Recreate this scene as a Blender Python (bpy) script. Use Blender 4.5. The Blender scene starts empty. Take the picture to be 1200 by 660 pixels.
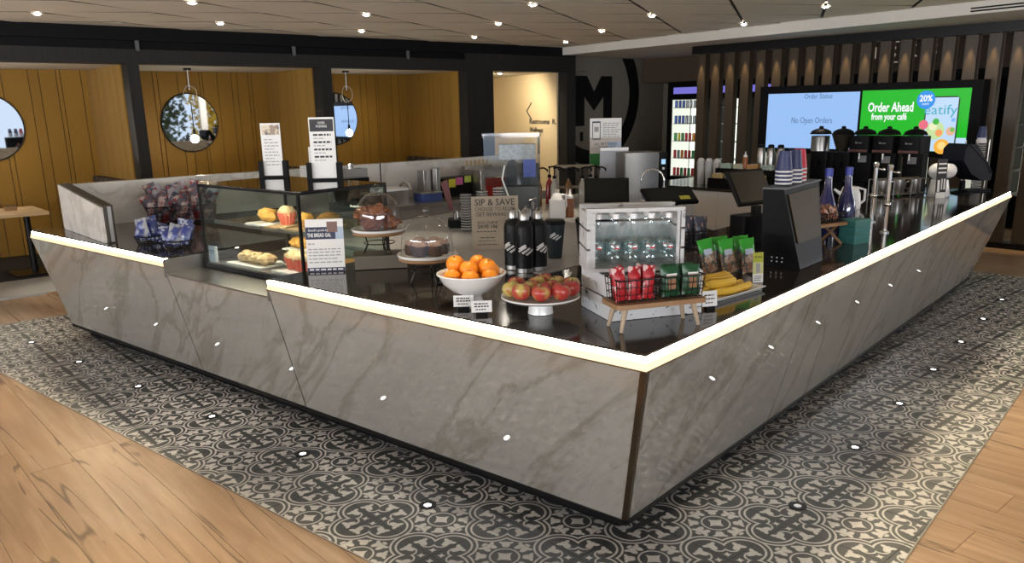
import bpy, bmesh, math, random
from mathutils import Matrix, Vector, noise
PI = math.pi
random.seed(7)
scn = bpy.context.scene
COL = scn.collection

# ------------------------------------------------------------------ camera
ROOM_ANGLE = math.radians(8.2)            # the room's own axes are turned against the kiosk
CA, SA = math.cos(ROOM_ANGLE), math.sin(ROOM_ANGLE)
def RM(u, v, z=0.0):                      # room coordinates -> world
    return Vector((u * CA + v * SA, -u * SA + v * CA, z))
cam_d = bpy.data.cameras.new('camera'); cam = bpy.data.objects.new('camera', cam_d); COL.objects.link(cam)
cam_d.sensor_width = 36.0; cam_d.lens = 953.9 / 1200 * 36.0; cam_d.shift_y = 47.9 / 1200
cam_d.clip_start = 0.05; cam_d.clip_end = 200
rt = Vector((0.6449, -0.7641, -0.0181)); up = Vector((0.2059, 0.1510, 0.9668)); fw = Vector((0.7360, 0.6272, -0.2547))
rt.normalize(); fw = (fw - rt * fw.dot(rt)).normalized(); up = rt.cross(fw)
mw = Matrix((rt, up, -fw)).transposed().to_4x4(); mw.translation = Vector((-2.505, -1.487, 1.825))
cam.matrix_world = mw
scn.camera = cam

# ------------------------------------------------------------------ world, exposure, daylight
world = bpy.data.worlds.new('world'); scn.world = world; world.use_nodes = True
bg = world.node_tree.nodes['Background']; bg.inputs[0].default_value = (0.60, 0.72, 0.90, 1); bg.inputs[1].default_value = 0.9
vs = scn.view_settings
vs.view_transform = 'Standard'; vs.look = 'None'; vs.gamma = 1.0; vs.use_curve_mapping = False
vs.exposure = 0.35
scn.cycles.use_denoising = True
scn.cycles.max_bounces = 8; scn.cycles.transparent_max_bounces = 16; scn.cycles.transmission_bounces = 8
scn.cycles.caustics_reflective = False; scn.cycles.caustics_refractive = False
scn.cycles.sample_clamp_indirect = 4.0

def area_light(name, loc, target, sx, sy, power, color):
    d = bpy.data.lights.new(name, 'AREA'); d.shape = 'RECTANGLE'; d.size = sx; d.size_y = sy; d.energy = power; d.color = color
    o = bpy.data.objects.new(name, d); COL.objects.link(o); o.location = loc
    o.rotation_euler = (Vector(target) - Vector(loc)).to_track_quat('-Z', 'Y').to_euler(); return o
# daylight entering by the tall windows behind and to the left of the camera
DAY = (0.97, 0.98, 1.0)
area_light('daylight_rear', RM(-3.5, -7.8, 1.5), RM(-3.5, -6.6, 5.7), 9.0, 2.0, 1250, DAY)
area_light('daylight_side', RM(-9.3, 2.0, 1.5), RM(-8.2, 2.0, 5.6), 11.0, 2.0, 1950, DAY)
area_light('ceiling_fill_right', RM(11.6, -4.2, 1.5), RM(10.4, -4.2, 4.4), 6.0, 2.0, 260, DAY)  # added fill lamp to brighten the ceiling; no window known on this side

# ------------------------------------------------------------------ helpers: tags, things, mesh builder
def tag(o, label=None, cat=None, group=None, kind=None):
    if label: o['label'] = label
    if cat: o['category'] = cat
    if group: o['group'] = group
    if kind: o['kind'] = kind
    return o
def thing(name, label, cat, loc=(0, 0, 0), rz=0.0, group=None):
    o = bpy.data.objects.new(name, None); COL.objects.link(o); o.empty_display_size = 0.05
    o.location = loc; o.rotation_euler = (0, 0, rz)
    return tag(o, label, cat, group)
def rthing(name, label, cat, u, v, z=0.0, rz=0.0, group=None):
    return thing(name, label, cat, RM(u, v, z), rz - ROOM_ANGLE, group)
def copy_tree(o, parent=None):
    c = o.copy(); COL.objects.link(c); c.parent = parent
    for ch in o.children: copy_tree(ch, c)
    return c
def dup(o, loc, rz=0.0, label=None):
    c = copy_tree(o); c.location = loc; c.rotation_euler = (0, 0, rz)
    if label: c['label'] = label
    return c

class MB:
    def __init__(s): s.v = []; s.f = []; s.m = []; s.cur = 0; s.M = None
    def mat(s, i): s.cur = i; return s
    def P(s, p):
        p = Vector(p)
        if s.M is not None: p = s.M @ p
        s.v.append(tuple(p)); return len(s.v) - 1
    def F(s, idx): s.f.append(tuple(idx)); s.m.append(s.cur)
    def poly(s, pts): s.F([s.P(p) for p in pts]); return s
    def hexa(s, a):                      # 8 points: bottom 4 ccw, top 4 ccw
        i = [s.P(p) for p in a]
        for q in ((3, 2, 1, 0), (4, 5, 6, 7), (0, 1, 5, 4), (1, 2, 6, 5), (2, 3, 7, 6), (3, 0, 4, 7)): s.F([i[k] for k in q])
        return s
    def box(s, x0, x1, y0, y1, z0, z1):
        return s.hexa([(x0, y0, z0), (x1, y0, z0), (x1, y1, z0), (x0, y1, z0), (x0, y0, z1), (x1, y0, z1), (x1, y1, z1), (x0, y1, z1)])
    def cbox(s, c, sz): return s.box(c[0] - sz[0] / 2, c[0] + sz[0] / 2, c[1] - sz[1] / 2, c[1] + sz[1] / 2, c[2] - sz[2] / 2, c[2] + sz[2] / 2)
    def rbox(s, x0, x1, y0, y1, z0, z1, r=0.01, n=3):   # box with rounded vertical corners
        pts = []
        for cx, cy, a0 in ((x1 - r, y0 + r, -PI / 2), (x1 - r, y1 - r, 0), (x0 + r, y1 - r, PI / 2), (x0 + r, y0 + r, PI)):
            for k in range(n + 1):
                a = a0 + PI / 2 * k / n; pts.append((cx + r * math.cos(a), cy + r * math.sin(a)))
        return s.prism(pts, z0, z1)
    def prism(s, pts, z0, z1):
        n = len(pts); a = [s.P((p[0], p[1], z0)) for p in pts]; b = [s.P((p[0], p[1], z1)) for p in pts]
        s.F(a[::-1]); s.F(b)
        for k in range(n): s.F((a[k], a[(k + 1) % n], b[(k + 1) % n], b[k]))
        return s
    def xprism(s, pts, x0, x1):          # profile in (y,z) extruded along x
        n = len(pts); a = [s.P((x0, p[0], p[1])) for p in pts]; b = [s.P((x1, p[0], p[1])) for p in pts]
        s.F(a[::-1]); s.F(b)
        for k in range(n): s.F((a[k], a[(k + 1) % n], b[(k + 1) % n], b[k]))
        return s
    def lathe(s, prof, n=24, c=(0, 0, 0), close=False):
        rings = []
        for r, z in prof:
            if r < 1e-6: rings.append([s.P((c[0], c[1], c[2] + z))])
            else: rings.append([s.P((c[0] + r * math.cos(2 * PI * k / n), c[1] + r * math.sin(2 * PI * k / n), c[2] + z)) for k in range(n)])
        prs = list(zip(rings, rings[1:])) + ([(rings[-1], rings[0])] if close else [])
        for A, B in prs:
            for k in range(n):
                k2 = (k + 1) % n
                if len(A) == 1 and len(B) == 1: continue
                if len(A) == 1: s.F((A[0], B[k2], B[k]))
                elif len(B) == 1: s.F((A[k], A[k2], B[0]))
                else: s.F((A[k], A[k2], B[k2], B[k]))
        return s
    def cyl(s, p0, p1, r0, r1=None, n=12, caps=True):
        r1 = r0 if r1 is None else r1
        p0, p1 = Vector(p0), Vector(p1); d = (p1 - p0).normalized()
        a = d.orthogonal().normalized(); b = d.cross(a)
        A = [s.P(p0 + (a * math.cos(2 * PI * k / n) + b * math.sin(2 * PI * k / n)) * r0) for k in range(n)]
        B = [s.P(p1 + (a * math.cos(2 * PI * k / n) + b * math.sin(2 * PI * k / n)) * r1) for k in range(n)]
        for k in range(n): s.F((A[k], A[(k + 1) % n], B[(k + 1) % n], B[k]))
        if caps: s.F(A[::-1]); s.F(B)
        return s
    def tube(s, path, r, n=6, closed=False):
        path = [Vector(p) for p in path]; m = len(path); rings = []
        prev = None
        for i, p in enumerate(path):
            if closed: d = path[(i + 1) % m] - path[i - 1]
            else: d = path[min(i + 1, m - 1)] - path[max(i - 1, 0)]
            d.normalize()
            if prev is None: a = d.orthogonal().normalized()
            else:
                a = prev - d * prev.dot(d)
                a = a.normalized() if a.length > 1e-6 else d.orthogonal().normalized()
            prev = a; b = d.cross(a)
            rings.append([s.P(p + (a * math.cos(2 * PI * k / n) + b * math.sin(2 * PI * k / n)) * r) for k in range(n)])
        for i in range(m if closed else m - 1):
            A, B = rings[i], rings[(i + 1) % m]
            for k in range(n): s.F((A[k], A[(k + 1) % n], B[(k + 1) % n], B[k]))
        if not closed: s.F(rings[0][::-1]); s.F(rings[-1])
        return s
    def ball(s, c, r, n=16, m=10, fn=None):
        if not hasattr(r, '__len__'): r = (r, r, r)
        prev = None
        for i in range(m + 1):
            t = PI * i / m; row = []
            for k in range(n if 0 < i < m else 1):
                a = 2 * PI * k / n; d = Vector((math.sin(t) * math.cos(a), math.sin(t) * math.sin(a), math.cos(t)))
                q = 1.0 if fn is None else fn(d)
                row.append(s.P((c[0] + d.x * r[0] * q, c[1] + d.y * r[1] * q, c[2] + d.z * r[2] * q)))
            if prev is not None:
                for k in range(n):
                    k2 = (k + 1) % n
                    if len(prev) == 1: s.F((prev[0], row[k], row[k2]))
                    elif len(row) == 1: s.F((prev[k], row[0], prev[k2]))
                    else: s.F((prev[k], row[k], row[k2], prev[k2]))
            prev = row
        return s
    def mesh(s, name, mats, smooth=False):
        me = bpy.data.meshes.new(name); me.from_pydata(s.v, [], s.f)
        for m in (mats if isinstance(mats, (list, tuple)) else [mats]): me.materials.append(m)
        for p, mi in zip(me.polygons, s.m): p.material_index = mi; p.use_smooth = smooth
        if smooth: me.set_sharp_from_angle(angle=math.radians(40))
        me.update(); return me
    def build(s, name, mats, parent=None, smooth=False):
        return obj(name, s.mesh(name, mats, smooth), parent)
def obj(name, me, parent=None, loc=None, rz=None):
    o = bpy.data.objects.new(name, me); COL.objects.link(o); o.parent = parent
    if loc is not None: o.location = loc
    if rz is not None: o.rotation_euler = (0, 0, rz)
    return o
def struct(name, mb, mats, room=True, smooth=False, kind='structure'):
    o = mb.build(name, mats, None, smooth); o['kind'] = kind
    if room: o.rotation_euler = (0, 0, -ROOM_ANGLE)
    return o
FONT_CACHE = {}
def text_mesh(txt, size, depth=0.0, align='CENTER', bold=0.0, width=None):
    c = bpy.data.curves.new('lettering', 'FONT'); c.body = txt; c.size = size; c.align_x = align; c.align_y = 'CENTER'
    c.extrude = depth; c.offset = bold; c.resolution_u = 2
    o = bpy.data.objects.new('lettering', c); COL.objects.link(o)
    dg = bpy.context.evaluated_depsgraph_get(); me = bpy.data.meshes.new_from_object(o.evaluated_get(dg))
    bpy.data.objects.remove(o); bpy.data.curves.remove(c)
    if width:
        xs = [v.co.x for v in me.vertices]
        if xs:
            k = width / max(1e-6, max(xs) - min(xs))
            for v in me.vertices: v.co.x *= k
    me.name = 'lettering'; return me
def lettering(txt, size, m, parent, M, depth=0.0008, align='CENTER', bold=0.0, width=None):
    """flat print: M maps text plane (x right, y up, z out) into the parent's space"""
    me = text_mesh(txt, size, depth, align, bold, width); me.materials.clear(); me.materials.append(m)
    me.transform(M); return obj('lettering', me, parent)
def frame_M(o, x, y):                     # matrix from origin, x axis, y axis
    x = Vector(x).normalized(); y = Vector(y); y = (y - x * y.dot(x)).normalized(); z = x.cross(y)
    M = Matrix((x, y, z)).transposed().to_4x4(); M.translation = Vector(o); return M

# ------------------------------------------------------------------ materials
class NT:
    def __init__(s, name):
        s.mat = bpy.data.materials.new(name); s.mat.use_nodes = True; s.t = s.mat.node_tree
        s.b = s.t.nodes['Principled BSDF']
    def n(s, typ, **kw):
        nd = s.t.nodes.new(typ)
        for k, v in kw.items(): setattr(nd, k, v)
        return nd
    def put(s, sock, val):
        if hasattr(val, 'is_linked') or isinstance(val, bpy.types.NodeSocket): s.t.links.new(val, sock)
        elif isinstance(val, (tuple, list)) and len(val) == 3 and sock.type == 'RGBA': sock.default_value = (*val, 1)
        else: sock.default_value = val
    def m(s, op, a, b=0.0, c=0.0, clamp=False):
        nd = s.n('ShaderNodeMath', operation=op, use_clamp=clamp)
        s.put(nd.inputs[0], a)
        if len(nd.inputs) > 1: s.put(nd.inputs[1], b)
        if len(nd.inputs) > 2: s.put(nd.inputs[2], c)
        return nd.outputs[0]
    def add(s, a, b): return s.m('ADD', a, b)
    def sub(s, a, b): return s.m('SUBTRACT', a, b)
    def mul(s, a, b): return s.m('MULTIPLY', a, b)
    def mx(s, a, b): return s.m('MAXIMUM', a, b)
    def mn(s, a, b): return s.m('MINIMUM', a, b)
    def step(s, lo, hi, x):               # smooth ramp 0..1
        nd = s.n('ShaderNodeMapRange', interpolation_type='SMOOTHSTEP')
        s.put(nd.inputs[0], x); nd.inputs[1].default_value = lo; nd.inputs[2].default_value = hi; nd.inputs[3].default_value = 0; nd.inputs[4].default_value = 1
        return nd.outputs[0]
    def mix(s, f, a, b):
        nd = s.n('ShaderNodeMix', data_type='RGBA')
        s.put(nd.inputs[0], f); s.put(nd.inputs[6], a); s.put(nd.inputs[7], b); return nd.outputs[2]
    def obj(s): return s.n('ShaderNodeTexCoord').outputs['Object']
    def gen(s): return s.n('ShaderNodeTexCoord').outputs['Generated']
    def scale(s, vec, sc, rot=(0, 0, 0), loc=(0, 0, 0)):
        nd = s.n('ShaderNodeMapping'); s.t.links.new(vec, nd.inputs[0]); nd.inputs['Scale'].default_value = sc
        nd.inputs['Rotation'].default_value = rot
        if isinstance(loc, bpy.types.NodeSocket): s.t.links.new(loc, nd.inputs['Location'])
        else: nd.inputs['Location'].default_value = loc
        return nd.outputs[0]
    def noise(s, vec, sc=5.0, det=3.0, rough=0.5, dist=0.0):
        nd = s.n('ShaderNodeTexNoise'); s.t.links.new(vec, nd.inputs['Vector'])
        nd.inputs['Scale'].default_value = sc; nd.inputs['Detail'].default_value = det; nd.inputs['Roughness'].default_value = rough; nd.inputs['Distortion'].default_value = dist
        return nd.outputs['Fac'] if 'Fac' in nd.outputs else nd.outputs[0]
    def bump(s, h, strength=0.3, dist=0.01):
        nd = s.n('ShaderNodeBump'); nd.inputs['Strength'].default_value = strength; nd.inputs['Distance'].default_value = dist
        s.t.links.new(h, nd.inputs['Height']); s.t.links.new(nd.outputs[0], s.b.inputs['Normal'])
    def rand(s): return s.n('ShaderNodeObjectInfo').outputs['Random']
    def set(s, **kw):
        names = dict(color='Base Color', rough='Roughness', metal='Metallic', spec='Specular IOR Level', coat='Coat Weight', coat_rough='Coat Roughness',
                     trans='Transmission Weight', ior='IOR', emit='Emission Color', emit_s='Emission Strength', alpha='Alpha', sheen='Sheen Weight', sss='Subsurface Weight')
        for k, v in kw.items(): s.put(s.b.inputs[names[k]], v)
        return s
def pm(name, color, rough=0.5, metal=0.0, var=0.12, scale=12.0, bump=0.0, **kw):
    """plain procedural material: base colour broken up by a noise"""
    t = NT(name); c = tuple(color)
    v = t.noise(t.obj(), scale, 4.0)
    t.set(color=t.mix(v, tuple(x * (1 - var) for x in c), tuple(min(1, x * (1 + var)) for x in c)), rough=rough, metal=metal, **kw)
    if bump: t.bump(v, bump, 0.004)
    return t.mat
def emis(name, color, strength):
    t = NT(name); t.set(color=(0.02, 0.02, 0.02), emit=color, emit_s=strength, rough=0.4); return t.mat
def glass(name, tint=(1, 1, 1), rough=0.02, clear=0.9):
    """thin glass: mostly clear, reflecting at grazing angles"""
    t = NT(name); nt = t.t
    g = t.n('ShaderNodeBsdfGlossy'); g.inputs['Roughness'].default_value = rough; g.inputs['Color'].default_value = (1, 1, 1, 1)
    tr = t.n('ShaderNodeBsdfTransparent'); tr.inputs['Color'].default_value = (*[clear * x for x in tint], 1)
    lw = t.n('ShaderNodeLayerWeight'); lw.inputs['Blend'].default_value = 0.5
    fac = t.m('MULTIPLY_ADD', t.m('POWER', lw.outputs['Facing'], 4.0), 0.75, 0.045)
    mxs = t.n('ShaderNodeMixShader'); nt.links.new(fac, mxs.inputs[0]); nt.links.new(tr.outputs[0], mxs.inputs[1]); nt.links.new(g.outputs[0], mxs.inputs[2])
    nt.links.new(mxs.outputs[0], nt.nodes['Material Output'].inputs['Surface']); return t.mat

def marble(name, base, vein, rough, coat, scale=1.0, amt=0.55, spec=0.5, cior=1.5, diag=False):
    t = NT(name); o = t.obj()
    if diag:                              # long veins running diagonally
        sp = t.n('ShaderNodeSeparateXYZ'); t.t.links.new(o, sp.inputs[0]); ss = t.sub(sp.outputs[1], sp.outputs[0]); cb = t.n('ShaderNodeCombineXYZ')
        t.put(cb.inputs[0], t.mul(t.add(ss, sp.outputs[2]), 1.5)); t.put(cb.inputs[1], t.mul(t.sub(sp.outputs[2], ss), 0.5)); o = cb.outputs[0]
    n1 = t.noise(o, 1.1 * scale, 5.0, 0.55, 0.6)
    n2 = t.noise(o, 3.2 * scale, 4.0, 0.6, 1.2)
    v1 = t.sub(1.0, t.step(0.0, 0.05, t.m('ABSOLUTE', t.sub(n1, 0.5))))
    v2 = t.sub(1.0, t.step(0.0, 0.025, t.m('ABSOLUTE', t.sub(n2, 0.52))))
    cloud = t.step(0.35, 0.75, n1)
    v = t.m('MULTIPLY_ADD', v1, amt, t.mul(v2, amt * 0.35), clamp=True)
    c = t.mix(t.mul(cloud, 0.35), base, tuple(x * 0.82 for x in base))
    t.set(color=t.mix(v, c, vein), rough=rough, coat=coat, coat_rough=0.03, spec=spec); t.b.inputs['Coat IOR'].default_value = cior; return t.mat

M = {}
M['marble_front'] = marble('marble_front', (0.34, 0.332, 0.305), (0.17, 0.148, 0.112), 0.45, 1.0, 1.0, 0.5, 0.1, 2.4, True)
M['marble_white'] = marble('marble_white', (0.78, 0.76, 0.72), (0.48, 0.45, 0.40), 0.25, 0.3, 1.4, 0.45)
M['worktop'] = pm('dark_stone_worktop', (0.030, 0.025, 0.022), 0.10, var=0.35, scale=60, spec=0.5)
M['black_metal'] = pm('black_metal', (0.012, 0.012, 0.013), 0.35, 0.6)
M['black_plastic'] = pm('black_plastic', (0.005, 0.005, 0.006), 0.5, spec=0.12)
M['bronze'] = pm('bronze_trim', (0.13, 0.095, 0.06), 0.3, 0.9)
M['steel'] = pm('brushed_steel', (0.40, 0.39, 0.375), 0.30, 1.0)
M['chrome'] = pm('chrome', (0.80, 0.80, 0.78), 0.08, 1.0)
M['led'] = emis('led_diffuser', (1.0, 0.80, 0.52), 300.0)
M['led_glow'] = emis('led_edge_lit_acrylic', (1.0, 0.72, 0.40), 1.25)
M['led_lip'] = pm('pale_brass_lip', (0.75, 0.62, 0.42), 0.22, 0.7)
M['cream_wall'] = pm('cream_paint', (0.72, 0.60, 0.40), 0.7, var=0.04)
M['white_paint'] = pm('warm_white_paint', (0.70, 0.67, 0.61), 0.75, var=0.04)
M['grey_wall'] = pm('grey_brown_paint', (0.20, 0.182, 0.15), 0.6, var=0.06)
M['black_paint'] = pm('black_paint', (0.006, 0.006, 0.007), 0.6, spec=0.12)
M['mirror'] = pm('mirror_glass', (0.92, 0.93, 0.93), 0.02, 1.0, var=0.0)
M['white_gloss'] = pm('white_laminate', (0.86, 0.86, 0.86), 0.25, var=0.03)
M['white_paper'] = pm('white_card', (0.82, 0.82, 0.80), 0.6, var=0.03)
M['ink'] = pm('dark_ink', (0.03, 0.03, 0.035), 0.6)
M['grey_ink'] = pm('grey_ink', (0.35, 0.35, 0.36), 0.6)
M['clear'] = glass('clear_glass', (0.97, 1.0, 0.98))

# dark stained panel wood of the booth wall
t = NT('dark_stained_wood'); g = t.noise(t.scale(t.obj(), (30, 30, 1.2)), 1.0, 4.0)
t.set(color=t.mix(g, (0.012, 0.0115, 0.011), (0.032, 0.031, 0.030)), rough=0.5, spec=0.2); M['dark_wood'] = t.mat
# mustard upholstered panels
t = NT('mustard_panel'); g = t.noise(t.scale(t.obj(), (40, 40, 6)), 1.0, 3.0)
c = t.mix(t.rand(), (0.29, 0.150, 0.011), (0.335, 0.178, 0.014))
t.set(color=t.mix(t.mul(g, 0.5), c, (0.22, 0.115, 0.012)), rough=0.65, sheen=0.15); M['mustard'] = t.mat
M['mustard_groove'] = pm('panel_groove', (0.10, 0.045, 0.012), 0.8)
# slat wood, bronze brown
t = NT('bronze_wood_slat'); g = t.noise(t.scale(t.obj(), (40, 40, 1.5)), 1.0, 4.0)
t.set(color=t.mix(g, (0.040, 0.028, 0.016), (0.072, 0.050, 0.029)), rough=0.42); M['slat'] = t.mat
# oak planks with dark cracks
t = NT('oak_plank'); o = t.obj(); r = t.rand()
off = t.n('ShaderNodeCombineXYZ'); t.put(off.inputs[0], t.mul(r, 37.0)); t.put(off.inputs[1], t.mul(r, 91.0))
p = t.scale(o, (1, 1, 1), (0, 0, 0), off.outputs[0])
g1 = t.noise(t.scale(p, (16, 1.1, 1)), 1.0, 5.0, 0.6, 0.4)
g2 = t.noise(t.scale(p, (5, 1.6, 1)), 1.0, 3.0, 0.5, 1.2)
g3 = t.noise(t.scale(p, (5.0, 0.30, 1)), 1.0, 2.0, 0.5, 0.25)
crack = t.mul(t.sub(1.0, t.step(0.0, 0.010, t.m('ABSOLUTE', t.sub(g3, 0.50)))), t.step(0.42, 0.52, g2))
base = t.mix(r, (0.385, 0.268, 0.17), (0.47, 0.335, 0.22))
c = t.mix(t.step(0.3, 0.75, g1), tuple(x for x in (0.31, 0.20, 0.118)), base)
c = t.mix(t.mul(t.step(0.55, 0.8, g2), 0.45), c, (0.24, 0.15, 0.088))
c = t.mix(t.mul(crack, 0.85), c, (0.10, 0.06, 0.035))
t.set(color=c, rough=0.42, spec=0.35); t.bump(t.sub(g1, crack), 0.15, 0.002); M['oak'] = t.mat

# patterned cement tile: star in the middle, quarter of a quatrefoil in each corner
TP = 0.44
t = NT('patterned_tile'); sep = t.n('ShaderNodeSeparateXYZ'); t.t.links.new(t.scale(t.obj(), (1 / TP, 1 / TP, 1)), sep.inputs[0])
ax = t.m('ABSOLUTE', sep.outputs[0]); ay = t.m('ABSOLUTE', sep.outputs[1]); X = t.mx(ax, ay); Y = t.mn(ax, ay)
def dist(cx, cy, sx=1.0, sy=1.0, rot=0.0):
    dx, dy = t.sub(X, cx), t.sub(Y, cy)
    if rot:
        c_, s_ = math.cos(rot), math.sin(rot)
        dx, dy = t.add(t.mul(dx, c_), t.mul(dy, s_)), t.sub(t.mul(dy, c_), t.mul(dx, s_))
    if sx != 1.0: dx = t.mul(dx, 1 / sx)
    if sy != 1.0: dy = t.mul(dy, 1 / sy)
    return t.m('SQRT', t.add(t.mul(dx, dx), t.mul(dy, dy)))
AA = 0.006
def disc(d, r): return t.sub(1.0, t.step(r - AA, r + AA, d))
def ring(d, r0, r1): return t.mul(t.step(r0 - AA, r0 + AA, d), t.sub(1.0, t.step(r1 - AA, r1 + AA, d)))
dS = t.m('SQRT', t.add(t.mul(X, X), t.mul(Y, Y)))
dL = dist(0.5, 0.253); dQ = dist(0.5, 0.5)
far = t.step(0.17, 0.20, dQ)
pat = t.mx(t.mul(ring(dL, 0.243, 0.264), far), t.mul(ring(dL, 0.190, 0.211), far))
pat = t.mx(pat, ring(dS, 0.133, 0.150))
# star in the circle: four points along the tile axes
star = t.m('LESS_THAN', t.add(t.m('POWER', t.mx(X, 0.0001), 0.7), t.m('POWER', t.mx(Y, 0.0001), 0.7)), 0.208)
pat = t.mx(pat, star)
def leaf(cx, cy, ang, k=1.0):             # three-lobed leaf with a short stem
    res = disc(dist(cx, cy, 1.6, 0.9, ang), 0.026 * k)
    for da, rr in ((0.75, 0.042), (-0.75, 0.042)):
        res = t.mx(res, disc(dist(cx + rr * k * math.cos(ang + da) * 0.75, cy + rr * k * math.sin(ang + da) * 0.75, 1.5, 0.8, ang + da * 1.5), 0.019 * k))
    return res
# leaves inside the lobes
qa = -PI / 2 - math.radians(18)
pat = t.mx(pat, leaf(0.5 + 0.265 * math.cos(qa), 0.5 + 0.265 * math.sin(qa), qa + 0.15, 1.55))
pat = t.mx(pat, t.mul(ring(dist(0.5 - 0.115, 0.5 - 0.205), 0.062, 0.080), disc(dist(0.5 - 0.04, 0.5 - 0.2), 0.115)))
# little sparkles round the quatrefoil's centre, and short lines in the pinch
s1 = t.m('LESS_THAN', t.add(t.m('POWER', t.mx(t.m('ABSOLUTE', t.sub(t.add(X, Y), 0.86)), 0.0001), 0.62), t.m('POWER', t.mx(t.m('ABSOLUTE', t.sub(X, Y)), 0.0001), 0.62)), 0.19)
pat = t.mx(pat, s1)
# leaves between circle and quatrefoils
pat = t.mx(pat, leaf(0.168, 0.150, PI / 4, 1.25))
pat = t.mx(pat, leaf(0.225, 0.035, -0.15, 1.4))
pat = t.mx(pat, disc(dist(0.30, 0.0, 1.0, 1.6), 0.02))
n = t.noise(t.obj(), 9.0, 4.0); n2 = t.noise(t.obj(), 60.0, 2.0)
dark = t.mix(n, (0.036, 0.043, 0.047), (0.080, 0.088, 0.092)); light = t.mix(n, (0.56, 0.57, 0.555), (0.72, 0.725, 0.70))
t.set(color=t.mix(t.mul(pat, t.m('MULTIPLY_ADD', n2, 0.3, 0.75)), dark, light), rough=0.38, spec=0.4); M['tile'] = t.mat
M['grout'] = pm('grey_grout', (0.20, 0.20, 0.19), 0.8)
# ================================================================== STRUCTURE
def clip(poly, a, b, c):                  # keep a*x+b*y<=c
    out = []
    for i in range(len(poly)):
        p, q = poly[i - 1], poly[i]; fp, fq = a * p[0] + b * p[1] - c, a * q[0] + b * q[1] - c
        if (fp <= 0) != (fq <= 0):
            k = fp / (fp - fq); out.append((p[0] + (q[0] - p[0]) * k, p[1] + (q[1] - p[1]) * k))
        if fq <= 0: out.append(q)
    return out
def cam_view(p, mx=0.12):                 # inside the picture, with a margin
    d = Vector(p) - cam.location; z = d.dot(fw)
    if z < 0.15: return False
    x, y = 600 + 953.9 * d.dot(rt) / z, 377.9 - 953.9 * d.dot(up) / z
    return -1200 * mx < x < 1200 * (1 + mx) and -660 * mx < y < 660 * (1 + mx)

# ---- floor: slab, oak planks, patterned tiles
TX, TY, TU, TV = -0.584, -0.767, 7.35, 6.65   # limits of the tiled area (kiosk x, y; room u, v)
mb = MB().box(-10, 13, -9, 13, -0.08, -0.02)
floor = struct('floor', mb, M['oak'])
PW = 0.245
def in_tiles(u, v):
    p = RM(u, v); return p.x > TX and p.y > TY and u < TU and v < TV
rnd = random.Random(3)
plank_me = {}
for L in (1.4, 1.8, 2.2):
    mbp = MB().box(-PW / 2 + 0.0012, PW / 2 - 0.0012, 0.0012, L - 0.0012, -0.02, -0.003); plank_me[L] = mbp.mesh('plank', M['oak'])
k = 0
for iu in range(-24, 48):
    u = iu * PW + 0.01; v = -3.2 - rnd.random() * 1.8
    while v < 7.9:
        L = rnd.choice((1.4, 1.8, 2.2)); v1 = v + L
        pts = [(u + s * PW / 2, w) for s in (-1, 1) for w in (v, (v + v1) / 2, v1)]
        if any(cam_view(RM(*p)) for p in pts) and not all(in_tiles(*p) for p in pts) and v1 < 8.3 and u < 9.6:
            o = obj('plank', plank_me[L], floor, (u, v, 0)); k += 1
        v = v1
# pale stone strip in front of the booths, dark carpet under them
mb = MB().box(-3.5, 6.3, 7.9, 8.9, -0.02, 0.0); o = mb.build('stone_strip', pm('pale_stone', (0.46, 0.48, 0.49), 0.4), floor)
mb = MB().box(-3.5, 9.0, 8.9, 12.5, -0.02, 0.004); mb.build('carpet', pm('dark_carpet', (0.02, 0.018, 0.017), 0.9), floor)
# tiles
S0 = (-0.5174 * CA - 1.4705 * SA, -0.5174 * SA + 1.4705 * CA)
S0 = (Vector((-0.5174, 1.4705, 0)).dot(RM(1, 0)), Vector((-0.5174, 1.4705, 0)).dot(RM(0, 1)))
h = TP / 2 - 0.0012
full = MB().box(-h, h, -h, h, -0.014, 0.0).mesh('tile', M['tile'])
grout = MB()
nt = 0
ux, uy = RM(1, 0), RM(0, 1)
for i in range(-6, 22):
    for j in range(-8, 16):
        cu, cv = S0[0] + i * TP, S0[1] + j * TP
        c = RM(cu, cv)
        if c.x > 0.75 and c.y > 0.75: continue
        pl = [(-h, -h), (h, -h), (h, h), (-h, h)]
        # half planes in tile-local room axes
        pl = clip(pl, -ux.x, -uy.x, c.x - TX); 
        if pl: pl = clip(pl, -ux.y, -uy.y, c.y - TY)
        if pl: pl = clip(pl, 1, 0, TU - cu)
        if pl: pl = clip(pl, 0, 1, TV - cv)
        if not pl or len(pl) < 3: continue
        area = abs(sum(pl[q - 1][0] * pl[q][1] - pl[q][0] * pl[q - 1][1] for q in range(len(pl)))) / 2
        if area < 0.0008: continue
        me = full if abs(area - 4 * h * h) < 1e-6 else MB().prism(pl, -0.014, 0.0).mesh('tile', M['tile'])
        if c.x < 7.6: obj('tile', me, floor, (cu, cv, 0)); nt += 1
# slim metal edge between tile and oak
mb = MB(); mb.box(TX - 0.006, TX, TY - 0.006, 6.7, -0.012, 0.001); mb.box(TX - 0.006, 8.4, TY - 0.006, TY, -0.012, 0.001)
struct('trim_1', mb, M['steel'], room=False)

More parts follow.
